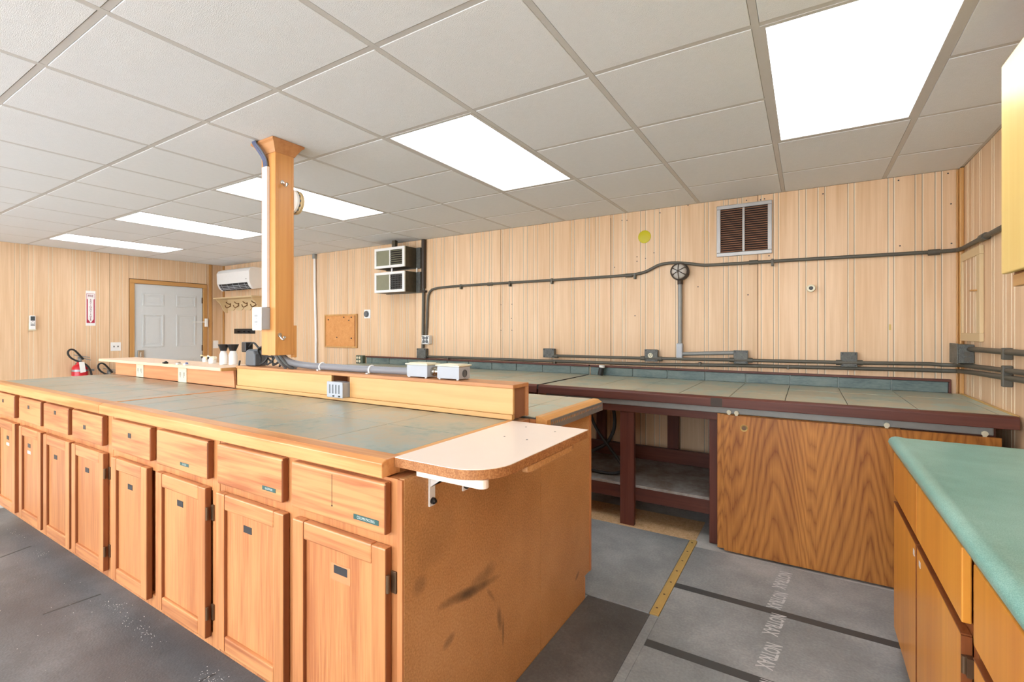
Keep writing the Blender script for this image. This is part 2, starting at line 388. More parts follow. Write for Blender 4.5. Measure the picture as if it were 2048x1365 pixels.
wl_mb = MB().box(XL-.1, XL, YF-.1, 2.93, -.1, ZCE+.15).box(XL-.1, XL, 3.905, YB, -.1, ZCE+.15).box(XL-.1, XL, 2.93, 3.905, 2.085, ZCE+.15)
wl = struct(obj('wall_left', wl_mb, 'sheet_gap'))
wr = struct(obj('wall_right', MB().box(XR, XR+.1, YF-.1, YB, -.1, ZCE+.15), 'sheet_gap'))
T6 = .006
seams = [XL+.004]+[-1.527+1.2*k for k in range(-5, 2)]+[XR-.002]
for a, b in zip(seams, seams[1:]): sheet(wb, 'x', a, b, .0, ZCE, YB, -1, -1.527)
ys = [YF+.004, -2.12, -.92, .28, 1.48, 2.68, 2.90]
for a, b in zip(ys, ys[1:]): sheet(wl, 'y', a, b, 0, ZCE, XL, 1, 2.68, 'pinsoft')
sheet(wl, 'y', 2.90, 3.928, 2.11, ZCE, XL, 1, 2.68, 'pinsoft'); sheet(wl, 'y', 3.928, YB-.008, 0, ZCE, XL, 1, 2.68, 'pinsoft')
ys = [YF+.004, -1.80, -.60, .60, 1.80, 3.0, YB-.008]
for a, b in zip(ys, ys[1:]): sheet(wr, 'y', a, b, 0, ZCE, XR, -1, 3.0, 'pinlight')
# front wall (behind the camera) with unseen window openings, enlarged to bring in more daylight
WIN = [(-7.6, -5.5), (-5.2, -3.1), (-2.8, -.9), (-.6, .6)]; WZ0, WZ1 = .75, 2.2
mb = MB().box(XL, XR, YF-.1, YF, -.1, WZ0).box(XL, XR, YF-.1, YF, WZ1, ZCE+.15)
xs = [XL]+[v for w_ in WIN for v in w_]+[XR]
for i in range(0, len(xs), 2): mb.box(xs[i], xs[i+1], YF-.1, YF, WZ0, WZ1)
wf = struct(obj('wall_front', mb, 'panel'))
for i, (a, b) in enumerate(WIN):
    mb = MB()
    for (x0, x1, z0, z1) in ((a, b, WZ0, WZ0+.05), (a, b, WZ1-.05, WZ1), (a, a+.05, WZ0+.05, WZ1-.05), (b-.05, b, WZ0+.05, WZ1-.05), ((a+b)/2-.02, (a+b)/2+.02, WZ0+.05, WZ1-.05)):
        mb.box(x0, x1, YF-.08, YF-.03, z0, z1)
    struct(obj('window_%d' % (i+1), mb, 'white'))

# --- suspended ceiling: slab above, tees, each board its own piece
ce = struct(obj('ceiling', MB().box(XL-.1, XR+.1, YF-.1, YB+.1, ZCE+.10, ZCE+.16), 'gap'))
gx = [GX+GS*i for i in range(-14, 3)]; gx = [v for v in gx if XL+.03 < v < XR-.03]
gy = [GY+GS*j for j in range(-8, 5)]; gy = [v for v in gy if YF+.03 < v < YB-.03]
for x in gx: piece('grid_tee', ('tee', 'y'), lambda: MB().box(-.012, .012, -(YB-YF)/2+.004, (YB-YF)/2-.004, 0, .012), 'grid', (x, (YB+YF)/2, ZCE), ce)
for (x0, x1, y0, y1) in ((XL+.007, XR-.007, YB-.028, YB-.007), (XL+.007, XR-.007, YF, YF+.022), (XL+.007, XL+.028, YF, YB-.028), (XR-.028, XR-.007, YF, YB-.028)):
    obj('wall_angle', MB().box(x0, x1, y0, y1, ZCE+.001, ZCE+.004), 'grid', ce)
LIGHTS = [(i, 0) for i in (0, -3, -6, -9, -12)]+[(i, -6) for i in (0, -3, -6, -9, -12)]  # second row is assumed, out of view, kept for the light it gives
lit = {(i, j+k) for i, j in LIGHTS for k in (0, 1)}
ex = [XL+.01]+gx+[XR-.01]; ey = [YF+.01]+gy+[YB-.01]
for y in gy:                                     # cross tees, one per bay, none under a light
    for a, b in zip(ex, ex[1:]):
        i = math.floor(((a+b)/2-GX)/GS); j = round((y-GY)/GS)
        if (i, j) in lit and (i, j-1) in lit: continue
        w = round(b-a-.0242, 3)
        piece('grid_tee', ('tee', w), lambda: MB().box(-w/2, w/2, -.0115, .0115, .0006, .0126), 'grid', ((a+b)/2, y, ZCE), ce)
for a, b in zip(ex, ex[1:]):
    for c, d in zip(ey, ey[1:]):
        i = math.floor(((a+b)/2-GX)/GS); j = math.floor(((c+d)/2-GY)/GS)
        if (i, j) in lit: continue
        w, e = round(b-a-.006, 3), round(d-c-.006, 3); rim = .0105
        # tegular board: its face hangs a little below the tees' seat
        piece('ceiling_board', ('board', w, e), lambda: MB().box(-w/2+rim, w/2-rim, -e/2+rim, e/2-rim, -.003, .012).box(-w/2, w/2, -e/2, e/2, .012, .020),
              'tile', ((a+b)/2, (c+d)/2, ZCE+.002), ce, .0015)
for n, (i, j) in enumerate(LIGHTS):
    x0, x1 = GX+GS*i, GX+GS*(i+1); y0, y1 = GY+GS*j, GY+GS*(j+2)
    near = ['over the green counter', 'over the white end shelf', 'beside the wooden service post', 'over the pale outlet shelf', 'close to the white panelled door'][i//-3] if j == 0 else ['in the unseen window row, nearest the amber cabinets', 'in the unseen window row, second from the amber cabinets', 'in the middle of the unseen window row', 'in the unseen window row, second from the door wall', 'in the unseen window row, nearest the door wall'][i//-3]
    t = thing('troffer_light', 'lit flush fluorescent ceiling panel '+near, 'ceiling light', ((x0+x1)/2, (y0+y1)/2, ZCE), 'fluorescent ceiling panels')
    mb = MB(); f = .03
    for (a, b, c, d) in ((x0+.012, x1-.012, y0+.012, y0+f), (x0+.012, x1-.012, y1-f, y1-.012), (x0+.012, x0+f, y0+f, y1-f), (x1-f, x1-.012, y0+f, y1-f)):
        mb.box(a, b, c, d, ZCE-.001, ZCE+.03)
    obj('frame', mb, 'grid', t)
    obj('diffuser', MB().box(x0+f, x1-f, y0+f, y1-f, ZCE+.004, ZCE+.008), 'lampemit', t)
    obj('housing', MB().box(x0+.02, x1-.02, y0+.02, y1-.02, ZCE+.035, ZCE+.09), 'white', t)

# --- trims
struct(obj('trim_1', MB().box(.842, .864, 4.150, 4.193, 0, ZCE-.002).box(.83, .842, 4.18, 4.193, 0, ZCE-.002), 'casing', bevel=.006))
struct(obj('trim_2', MB().box(XL+.007, XL+.022, 3.955, 3.995, 0, ZCE-.002), 'casing', bevel=.003))
struct(obj('trim_3', MB().box(XL+.008, XL+.03, YB-.032, YB-.008, 0, ZCE-.002), 'casing', bevel=.003))

# --- door in the left wall
d1 = struct(bpy.data.objects.new('door_1', None)); COL.objects.link(d1); d1.location = (XL, 3.415, 0)
obj('jamb', MB().box(XL+.0, XL+.02, 2.905, 2.962, 0, 2.045).prism([(XL, 2.905), (XL+.02, 2.905), (XL+.02, 2.905), (XL, 2.905)], 'z', 0, 0), 'casing', d1, .003)
obj('jamb', MB().box(XL+.0, XL+.02, 3.87, 3.927, 0, 2.045), 'casing', d1, .003)
obj('header', MB().box(XL+.0, XL+.021, 2.905, 3.927, 2.045, 2.10), 'casing_h', d1, .003)
obj('light_blocker', MB().box(XL-.1, XL-.05, 2.931, 3.904, 0, 2.084), 'casing', d1)  # added backing behind the door, keeps outside light from leaking round the slab
slab = obj('door_slab', MB().box(XL-.045, XL-.004, 2.963, 3.868, .012, 2.042), 'door', d1, .002)
for (c, w) in ((3.195, .27), (3.635, .27)):
    for (z0, z1) in ((1.73, 1.91), (1.13, 1.61), (.25, .95)):
        mb = MB(); f = XL-.004
        y0, y1 = c-w/2, c+w/2
        for (a, b, c_, d) in ((y0, y1, z0, z0+.022), (y0, y1, z1-.022, z1), (y0, y0+.022, z0+.022, z1-.022), (y1-.022, y1, z0+.022, z1-.022)):
            mb.box(f-.001, f+.010, a, b, c_, d)
        mb.box(f-.001, f+.003, y0+.05, y1-.05, z0+.05, z1-.05)
        obj('panel_moulding', mb, 'door', slab, .006)
lk = obj('lockset', MB().box(XL-.004, XL+.025, 3.0, 3.075, .96, 1.09), 'chrome', d1, .008)
obj('latch_lever', MB().box(XL+.025, XL+.045, 3.03, 3.045, .99, 1.06), 'chrome', lk, .006)
for z in (1.80, 1.05, .25): obj('hinge', MB().box(XL-.003, XL+.008, 3.855, 3.872, z, z+.09), 'hinge', d1)

# ================================================================== LEFT WALL things
xw = XL+T6+.0005
def lwp(x, y, d=0): p = onX(x, y, XL+T6+d); return p
one('door_alarm', MB().box(xw+.015, xw+.045, 3.885, 3.925, 1.43, 1.56).box(xw+.02, xw+.03, 3.70, 3.885, 1.50, 1.512), 'white', 'white door alarm with a thin white arm on the door casing', 'door alarm', (xw+.015, 3.9, 1.43), .004)
t = thing('remote_control', 'white remote control with grey screen in a wall holder', 'remote', (xw, 1.905, 1.37))
obj('body', MB().box(xw+.008, xw+.03, 1.88, 1.935, 1.385, 1.555), 'white', t, .006)
obj('screen', MB().box(xw+.03, xw+.0315, 1.888, 1.927, 1.492, 1.545, 0).box(xw+.0315, xw+.032, 1.893, 1.922, 1.500, 1.537, 1), ['black', 'screen'], t)
mb = MB()
for k, (yy, zz) in enumerate([(1.893, 1.475), (1.908, 1.48), (1.922, 1.475), (1.893, 1.458), (1.908, 1.455), (1.922, 1.458)]): mb.box(xw+.03, xw+.032, yy-.004, yy+.004, zz-.003, zz+.003)
mb.box(xw+.03, xw+.032, 1.888, 1.927, 1.432, 1.444)
obj('buttons', mb, 'slot', t)
obj('holder', MB().box(xw, xw+.008, 1.876, 1.939, 1.37, 1.46).box(xw+.008, xw+.034, 1.876, 1.939, 1.372, 1.385), 'cream', t, .002)
# extinguisher sign, faces +X
t = thing('extinguisher_sign', 'white and red fire extinguisher sign with a down arrow', 'sign', (xw, 2.474, 1.43))
y0, y1, z0, z1 = 2.424, 2.526, 1.436, 1.90
obj('board', MB().box(xw, xw+.003, y0, y1, z0, z1), 'white', t)
mb = MB(); ym = (y0+y1)/2; X = xw+.003; X2 = X+.0008
zt, zb = z1-.035, z0+.035
mb.box(X, X2, y0+.008, y1-.008, zt-.004, zt); mb.box(X, X2, y0+.008, y0+.012, zt-.065, zt); mb.box(X, X2, y1-.012, y1-.008, zt-.065, zt)
for sgn in (-1, 1):
    e = ym+sgn*(.051-.008); i = ym+sgn*.030
    mb.prism([(e, zt-.065), (i, zt-.08), (i, zb+.05), (ym+sgn*.001, zb+.004), (ym+sgn*.001, zb), (e, zb)], 'x', X, X2)
obj('arrow_border', mb, 'signred', t)
mb = MB().text('FIRE', .040, lambda u, v: (X2, ym+u*.8, zt-.034+v), 0, .02)
for k, ch in enumerate('EXTINGUISHER'): mb.text(ch, .029, lambda u, v: (X2, ym+u, zt-.085-k*.0245+v), 0, .02)
obj('lettering', mb, 'letter', t)
t = thing('light_switch', 'white two-gang switch plate beside the wooden door casing', 'light switch', (xw, 2.747, 1.085))
obj('plate', MB().box(xw, xw+.006, 2.69, 2.805, 1.088, 1.208), 'white', t, .002)
for yy in (2.725, 2.77): obj('toggle', MB().box(xw+.006, xw+.016, yy-.005, yy+.005, 1.138, 1.16), 'slot', t)
one('wall_socket', MB().box(xw, xw+.006, 4.02, 4.10, 1.085, 1.21).box(xw+.006, xw+.008, 4.045, 4.075, 1.10, 1.14).box(xw+.006, xw+.008, 4.045, 4.075, 1.155, 1.195), 'white', 'white socket plate on the narrow strip between door and corner', 'socket', (xw, 4.06, 1.085), .002)
def extinguisher(label, yc, zb, hide):
    t = thing('fire_extinguisher', label, 'fire extinguisher', (xw+.10, yc, zb), 'fire extinguishers')
    c = (xw+.10, yc, zb)
    cyl_ = obj('cylinder', MB().lathe([(.0, 0), (.07, .0), (.082, .015), (.083, .40), (.078, .43), (.06, .455), (.035, .47), (.028, .50), (0, .50)], c, n=28), 'red', t, smooth=True)
    obj('label_band', MB().lathe([(.084, .375), (.084, .40)], c, n=28), 'steel', cyl_, smooth=True)
    obj('label_band', MB().lathe([(.0845, .10), (.0845, .32)], c, n=28), 'white', cyl_, smooth=True)
    obj('valve', MB().cyl((c[0], yc, zb+.50), (c[0], yc, zb+.54), .022, 14).box(c[0]-.015, c[0]+.015, yc-.02, yc+.035, zb+.535, zb+.56), 'steel', t, .003)
    obj('lever', MB().prism([(yc-.06, zb+.585), (yc-.055, zb+.595), (yc+.10, zb+.555), (yc+.10, zb+.545)], 'x', c[0]-.012, c[0]+.012).prism([(yc-.02, zb+.56), (yc-.015, zb+.568), (yc+.11, zb+.52), (yc+.105, zb+.51)], 'x', c[0]-.012, c[0]+.012), 'steel', t)
    ho = [(c[0]+.02, yc+.03, zb+.53), (c[0]+.03, yc-.02, zb+.60), (c[0]+.03, yc-.07, zb+.665), (c[0]+.03, yc-.12, zb+.66), (c[0]+.03, yc-.13, zb+.60), (c[0]+.035, yc-.08, zb+.53), (c[0]+.07, yc+.05, zb+.47), (c[0]+.075, yc+.10, zb+.35), (c[0]+.06, yc+.10, zb+.20)]
    obj('hose', MB().tube(ho, .011, 10, smooth=2), 'blackr', t, smooth=True)
    obj('tag', MB().prism([(yc-.035, zb+.50), (yc+.02, zb+.50), (yc+.035, zb+.37), (yc-.02, zb+.36)], 'x', c[0]+.088, c[0]+.090), 'white', t)
    obj('wall_bracket', MB().box(xw, xw+.03, yc-.02, yc+.02, zb+.30, zb+.48).box(xw+.09, xw+.13, yc+.095, yc+.14, zb+.37, zb+.40), 'steel', t)
extinguisher('red fire extinguisher with looped hose hung below the sign', 2.335, .465, False)
extinguisher('red fire extinguisher mostly hidden behind the pale outlet shelf', 2.64, .27, True)

# ================================================================== BACK WALL things
yw = YB-T6-.001
def wp(x, y, d=0): return onY(x, y, yw-d)
def wbox(mb, x0, y0, x1, y1, d, m=0, d0=0):
    a, b = wp(x0, y0, d), wp(x1, y1, d); mb.box(min(a.x, b.x), max(a.x, b.x), yw-d, yw-d0, min(a.z, b.z), max(a.z, b.z), m); return mb
def wpath(pts, d): return [wp(x, y, d) for x, y in pts]

# split air conditioner
t = thing('air_conditioner', 'white split air conditioner high beside the corner', 'air conditioner', (-7.60, yw, 1.99))
x0, x1 = -7.96, -7.05; z0, z1 = 2.0, 2.325
prof = [(yw, z0+.02), (yw-.13, z0-.005), (yw-.175, z0+.035), (yw-.205, z0+.105), (yw-.21, z1-.06), (yw-.19, z1-.02), (yw-.15, z1), (yw, z1)]
obj('casing', MB().prism(prof, 'x', x0, x1), 'white', t, .006)
mb = MB()
mb.prism([(yw-.134, z0+.000), (yw-.176, z0+.038), (yw-.203, z0+.095), (yw-.206, z0+.094), (yw-.178, z0+.034), (yw-.136, z0-.004)], 'x', x0+.06, x1-.06)
obj('air_outlet', mb, 'black', t)
for k in (.3, .55, .78): obj('louvre', MB().prism([(yw-.140-.06*k, z0-.001+.085*k**1.3), (yw-.142-.065*k, z0-.008+.085*k**1.3), (yw-.150-.065*k, z0+.0+.085*k**1.3)], 'x', x0+.065, x1-.065), 'grey', t)
for k in range(5): xx = x0+.13+k*.16; obj('divider', MB().prism([(yw-.138, z0-.005), (yw-.18, z0+.03), (yw-.209, z0+.095), (yw-.204, z0+.097), (yw-.172, z0+.037), (yw-.135, z0+.002)], 'x', xx, xx+.006), 'grey', t)
obj('display', MB().box(x1-.09, x1-.06, yw-.2115, yw-.2105, z0+.14, z0+.148), 'slot', t)
# coat shelf with hooks
t = thing('coat_shelf', 'tan wooden coat shelf with four bronze hooks', 'coat rack', (-7.6, yw, 1.66))
x0, x1 = -8.05, -7.03
obj('shelf_board', MB().box(x0-.03, x1+.03, yw-.20, yw, 1.872, 1.892), 'beige', t, .003)
def brk(x):
    return MB().prism([(yw, 1.872), (yw-.18, 1.872), (yw-.16, 1.84), (yw-.115, 1.80), (yw-.09, 1.75), (yw-.07, 1.70), (yw-.045, 1.668), (yw-.02, 1.655), (yw, 1.655)], 'x', x, x+.02)
for x in (x0, x1-.02): obj('bracket', brk(x), 'beige', t, .002)
poly = []
n = 4; w = (x1-x0-.06)/n
base = x0+.03
poly = [(base, 1.872)]
for k in range(n):
    a = base+k*w
    poly += [(a, 1.735), (a+.015, 1.71), (a+.05, 1.69), (a+w-.07, 1.69), (a+w-.03, 1.71), (a+w-.012, 1.745)]
poly += [(base+n*w, 1.872)]
obj('back_board', MB().prism(poly, 'y', yw-.014, yw), 'beige', t, .002)
for k in range(n):
    hx = base+(k+.5)*w-.02
    obj('hook', MB().tube([(hx, yw-.014, 1.79), (hx, yw-.06, 1.80), (hx, yw-.085, 1.825)], .007, 8, smooth=1).tube([(hx, yw-.014, 1.77), (hx, yw-.05, 1.74), (hx, yw-.085, 1.735), (hx, yw-.10, 1.775)], .007, 8, smooth=1).box(hx-.012, hx+.012, yw-.018, yw-.014, 1.755, 1.81), 'bronze', t, smooth=True)
# black key strip
mb = wbox(MB(), 468, 658, 508, 668, .02)
t = thing('key_rail', 'black wall rail with small pegs below the coat shelf', 'rail', (-7.6, yw, 1.32))
obj('bar', mb, 'black', t, .004)
for x in (478, 489, 498): p = wp(x, 664, .02); obj('peg', MB().cyl(p, p+Vector((0, -.03, 0)), .012, 10), 'black', t, smooth=True)
# white vertical pipe
p0, p1 = wp(629.5, 517, .02), wp(632, 737, .02)
t = thing('white_conduit', 'thin white pipe running from ceiling down the panelled wall', 'pipe', (p1.x, yw, .2))
obj('pipe', MB().tube([(p0.x, yw-.02, ZCE-.06), (p0.x, yw-.02, 2.0), (p0.x+.012, yw-.02, 1.7), (p1.x, yw-.02, 1.3), (p1.x, yw-.02, .22)], .017, 12), 'white', t, smooth=True)
obj('pipe_clip', MB().box(p0.x-.024, p0.x+.024, yw-.045, yw, ZCE-.07, ZCE-.003), 'steel', t, .003)
# cork board
t = thing('cork_board', 'small brown-framed cork board on the panelled wall', 'notice board', (-5.24, yw, 1.14))
x0, x1, z0, z1 = -5.56, -4.92, 1.145, 1.585
obj('cork', MB().box(x0+.02, x1-.05, yw-.013, yw-.002, z0+.02, z1-.02), 'cork_b', t)
mb = MB()
for (a, b, c, d) in ((x0, x1, z0, z0+.02), (x0, x1, z1-.02, z1), (x0, x0+.02, z0+.02, z1-.02), (x1-.02, x1, z0+.02, z1-.02)): mb.box(a, b, yw-.022, yw, c, d)
obj('frame', mb, 'casing', t, .002)
obj('back_sheet', MB().box(x1-.05, x1-.02, yw-.006, yw-.001, z0+.02, z1-.02), 'ventbrown', t)
for (x, y) in ((657, 640), (688, 635), (698, 641), (703, 635), (674, 675), (703, 677)):
    q = wp(x, y, .013); obj('push_pin', MB().cyl(q, q+Vector((0, -.008, 0)), .008, 8), 'tapeblack', t)
# thermostat
q = wp(735, 628.5)
t = thing('thermostat', 'round dial thermostat on a white square plate', 'thermostat', (q.x, yw, q.z-.05))
obj('plate', MB().box(q.x-.055, q.x+.055, yw-.006, yw, q.z-.055, q.z+.055), 'white', t, .002)
obj('dial', MB().lathe([(.036, 0), (.036, .012), (.03, .02), (0, .02)], (q.x-.01, yw-.006, q.z), (0, -1, 0)), 'greyd', t, smooth=True)
obj('dial_ring', MB().lathe([(.043, 0), (.043, .006), (.036, .006)], (q.x-.01, yw-.006, q.z), (0, -1, 0)), 'steel', t, smooth=True)
# green sockets box
mb = MB(); q = wp(726, 722.5); zq = max(q.z, 1.005)
t = thing('socket_box', 'green metal quad socket box at the end of the slate upstand', 'socket box', (q.x, yw, zq-.06))
obj('box', MB().box(q.x-.08, q.x+.05, yw-.05, yw, zq-.055, zq+.05), 'greenbox', t, .008)
for a in (-.045, .0):
    for b in (-.025, .02): obj('socket', MB().lathe([(.016, 0), (.016, .004), (0, .004)], (q.x+a-.005, yw-.05, zq+b), (0, -1, 0), 12), 'cream', t)
# two wall heaters / fan units
for k, (zt_, zb_, lab) in enumerate(((2.335, 2.10, 'upper louvred wall unit with olive sides and white face frame'), (2.052, 1.815, 'lower louvred wall unit with olive sides and white face frame'))):
    xr = -3.885; xl = -4.37; yf = 3.975
    t = thing('wall_vent_unit', lab, 'vent unit', ((xl+xr)/2, yw, zb_))
    obj('casing', MB().box(xl, xr, yf+.012, yw-.03, zb_, zt_), 'olive', t, .004)
    obj('wall_flange', MB().box(xl-.01, xr+.06, yw-.03, yw, zb_-.005, zt_+.002), 'jbox', t, .002)
    mb = MB(); xm = (xl+xr)/2+.01
    for (a, b, c, d) in ((xl, xr, zb_, zb_+.03), (xl, xr, zt_-.03, zt_), (xl, xl+.03, zb_+.03, zt_-.03), (xr-.035, xr, zb_+.03, zt_-.03), (xm-.007, xm+.007, zb_+.03, zt_-.03)): mb.box(a, b, yf-.006, yf+.012, c, d)
    obj('face_frame', mb, 'white', t, .002)
    obj('blank_panel', MB().box(xl+.03, xm-.007, yf+.006, yf+.012, zb_+.03, zt_-.03), 'louvre', t)
    obj('dark_opening', MB().box(xm+.007, xr-.035, yf+.009, yf+.0119, zb_+.03, zt_-.03), 'ventdark', t)
    for n in range(7):
        zz = zb_+.045+n*(zt_-zb_-.085)/6
        obj('slat', MB().prism([(yf+.008, zz-.006), (yf-.002, zz-.001), (yf-.002, zz+.002), (yf+.009, zz-.002)], 'x', xm+.007, xr-.035), 'jbox' if k else 'louvre', t)
    if k: 
        for n in range(4): xx = xm+.04+n*.045; obj('guard_wire', MB().box(xx, xx+.003, yf-.005, yf-.002, zb_+.03, zt_-.03), 'jbox', t)
    if k == 0: obj('hanger', MB().box(xm-.02, xm+.03, yf+.05, yf+.09, zt_, ZCE-.003), 'olive', t)
    else: obj('hanger', MB().cyl((xm-.03, yf+.06, zt_), (xm-.03, yf+.06, 2.10), .012, 8).cyl((xr+.01, yw-.03, zt_), (xr+.01, yw-.03, 2.10), .008, 8), 'white', t)
# down conduit, quad socket, junction box
a = wp(847, 484, .03); b = wp(845, 692, .03)
t = thing('drop_conduit', 'dark vertical conduit beside the louvred wall units', 'conduit', (b.x, yw, 1.16))
obj('upper_pipe', MB().tube([(a.x, yw-.026, ZCE-.003), (a.x-.005, yw-.026, 1.86)], .026, 14), 'condub', t, smooth=True)
obj('lower_pipe', MB().tube([(a.x-.005, yw-.024, 1.86), (b.x, yw-.024, 1.165)], .017, 12), 'condu', t, smooth=True)
obj('clamp', MB().box(a.x-.045, a.x+.035, yw-.05, yw-.001, 1.81, 1.835), 'condub', t, .004)
def jbox(label, x0, y0, x1, y1, d=.055, mat='jbox', face=None, grp='metal junction boxes along the back wall'):
    a, b = wp(x0, y0, d), wp(x1, y1, d); xa, xb, za, zb_ = a.x, b.x, b.z, a.z
    t = thing('junction_box', label, 'junction box', ((xa+xb)/2, yw, za), grp)
    obj('box', MB().box(xa+.004, xb-.004, yw-d+.006, yw, za+.003, zb_-.003), mat, t, .005)
    obj('cover', MB().box(xa, xb, yw-d, yw-d+.006, za, zb_), mat, t, .003)
    for sx in (xa+.012, xb-.012):
        for sz in (za+.012, zb_-.012): obj('screw', MB().cyl((sx, yw-d, sz), (sx, yw-d-.003, sz), .006, 8), 'black', t)
    return t, xa, xb, za, zb_
jbox('square metal junction box at the foot of the drop conduit', 833, 697, 851, 718)
t, xa, xb, za, zb_ = jbox('light grey four-socket box at the end of the curved conduit', 843, 671, 858, 689, .06, 'white')
for u in (.3, .7):
    for v in (.3, .7): q = (xa+(xb-xa)*u, yw-.06, za+(zb_-za)*v); obj('socket', MB().lathe([(.02, 0), (.02, .004), (0, .004)], q, (0, -1, 0), 14), 'greyd', t)
jbox('square metal junction box on the wall left of the slate joint', 1086, 697, 1108, 716)
t, xa, xb, za, zb_ = jbox('square metal junction box with one round white socket', 1289, 699, 1315, 724)
q = ((xa+xb)/2-.005, yw-.055, (za+zb_)/2); s_ = obj('socket', MB().lathe([(.021, 0), (.021, .004), (0, .004)], q, (0, -1, 0), 18), 'cream', t)
for (dx, dz) in ((-.008, .005), (.008, .005), (0, -.008)): obj('slot', MB().box(q[0]+dx-.002, q[0]+dx+.002, q[1]-.006, q[1]-.004, q[2]+dz-.005, q[2]+dz+.005), 'black', s_)
jbox('square metal junction box where the lamp conduit ends', 1467, 701, 1496, 729)
jbox('square metal junction box below the stub in the wall', 1681, 704.5, 1715, 735)
# long conduits
cx = XR-T6-.022
_side = {}
def conduit(name, label, pts, d, r, mat, clips=(), smooth=2, extra=None, sidelabel=None):
    P = wpath(pts, d); t = thing(name, label, 'conduit', (P[0].x, yw, P[0].z))
    if extra:
        P = P+extra[:1]; s_ = thing(name, sidelabel, 'conduit', (cx, 3.3, extra[-1].z))
        obj('pipe', MB().tube(extra, r, 12, smooth=2), mat, s_, smooth=True); _side[name] = s_
    obj('pipe', MB().tube(P, r, 12, smooth=smooth), mat, t, smooth=True)
    for (x, y) in clips:
        c = wp(x, y, d); obj('clip', MB().box(c.x-.009, c.x+.009, yw-d-r-.004, yw, c.z-r*.9-(.002 if name == 'lower_conduit' else .026), c.z+r+.003), mat, t, .003)
    return t
def couple(t, x, y, d, r, mat='condu', n=.03, sl=0):
    c = wp(x, y, d); obj('coupling', MB().cyl(c-Vector((n, 0, -sl*n)), c+Vector((n, 0, -sl*n)), r, 12), mat, t, smooth=True)
t = conduit('curved_conduit', 'long dark conduit that arches over the caged lamp', [(852.5, 672), (854, 645), (855, 605), (858, 582), (875, 575.5), (950, 570), (1100, 561), (1255, 551.5), (1288, 546), (1305, 537), (1320, 529), (1345, 525.5), (1375, 527), (1400, 530.5), (1420, 531), (1600, 519.5), (1860, 505)], .02, .013, 'condu',
        [(922, 572), (1020, 566), (1104, 560.5), (1270, 550), (1545, 522.5)], 2,
        [Vector((.80, yw-.02, 1.893)), Vector((cx, yw-.05, 1.893)), Vector((cx, 3.9, 1.893)), Vector((cx, 3.0, 1.894)), Vector((cx, 2.25, 1.894))], 'dark conduit bending round the corner to the yellow wall cabinet')
couple(t, 980, 568.5, .02, .018); couple(t, 1258, 551.2, .02, .018); couple(t, 1507, 525, .02, .018); couple(t, 1868, 505, .02, .02); obj('coupling', MB().cyl((cx, 3.62, 1.893), (cx, 3.69, 1.893), .021, 12), 'condu', _side['curved_conduit'], smooth=True)
t = conduit('lower_conduit', 'lower of two parallel conduits just above the slate upstand', [(852, 713.5), (1050, 720.8), (1300, 729), (1480, 731.5), (1700, 737), (1860, 741)], .02, .014, 'condu', [(897, 717), (1110, 725), (1400, 729), (1576, 735)], 0,
        [Vector((.76, yw-.022, 1.105)), Vector((.835, yw-.06, 1.108)), Vector((cx-.01, 4.08, 1.112)), Vector((cx, 3.85, 1.12)), Vector((cx, 3.0, 1.145))], 'lowest conduit on the side wall, bending in from the corner')
t = conduit('upper_conduit', 'upper of two parallel conduits linking the junction boxes', [(1107, 712), (1290, 717), (1467, 720.5), (1681, 725.5), (1860, 728.5)], .045, .013, 'condu', [], 0,
        [Vector((.75, yw-.045, 1.145)), Vector((.83, yw-.07, 1.147)), Vector((cx-.012, 4.06, 1.152)), Vector((cx, 3.85, 1.157)), Vector((cx, 3.0, 1.18))], 'middle conduit on the side wall, passing under the corner box')
for x, y in ((1113, 713), (1286, 717), (1320, 718), (1464, 720.5), (1500, 721), (1678, 725.5), (1719, 726)): couple(t, x, y, .045, .019, n=.018)
# caged wall lamp + its conduit
q = wp(1362, 545)
t = thing('caged_wall_lamp', 'round wire-caged wall lamp with frosted globe and brown rim', 'wall lamp', (q.x, yw, q.z-.08))
obj('base', MB().lathe([(.070, 0), (.074, .02), (.074, .055), (.066, .06), (0, .06)], (q.x, yw, q.z), (0, -1, 0), 28), 'condub', t, smooth=True)
obj('globe', MB().lathe([(.062, .06), (.060, .075), (.048, .092), (.026, .103), (0, .106)], (q.x, yw, q.z), (0, -1, 0), 24), 'lens', t, smooth=True)
mb = MB()
for k in range(6):
    a = PI/6+k*PI/3
    mb.tube([(q.x+.068*math.cos(a), yw-.058, q.z+.068*math.sin(a)), (q.x+.058*math.cos(a), yw-.092, q.z+.058*math.sin(a)), (q.x+.03*math.cos(a), yw-.110, q.z+.03*math.sin(a)), (q.x, yw-.113, q.z)], .0035, 6, smooth=1)
ring = [(q.x+.066*math.cos(a*PI/12), yw-.085, q.z+.066*math.sin(a*PI/12)) for a in range(25)]
mb.tube(ring, .0035, 6); obj('wire_cage', mb, 'condub', t, smooth=True)
obj('conduit_hub', MB().cyl((q.x, yw-.03, q.z-.065), (q.x, yw-.03, q.z-.105), .022, 12), 'condub', t, smooth=True)
P = wpath([(1361.5, 566), (1361.5, 692)], .03); e = wpath([(1362, 708), (1470, 706)], .03)
t = thing('lamp_conduit', 'grey conduit dropping from the caged lamp to a junction box', 'conduit', (P[1].x, yw, 1.16))
obj('pipe', MB().tube([(q.x, yw-.03, q.z-.105), (q.x, yw-.03, P[1].z)], .018, 12), 'condul', t, smooth=True)
obj('elbow_fitting', MB().box(q.x-.028, q.x+.022, yw-.055, yw-.005, e[0].z-.04, P[1].z+.02), 'grey', t, .008)
obj('pipe', MB().tube([(q.x+.022, yw-.03, e[0].z), (e[1].x, yw-.03, e[1].z)], .016, 12), 'condul', t, smooth=True)
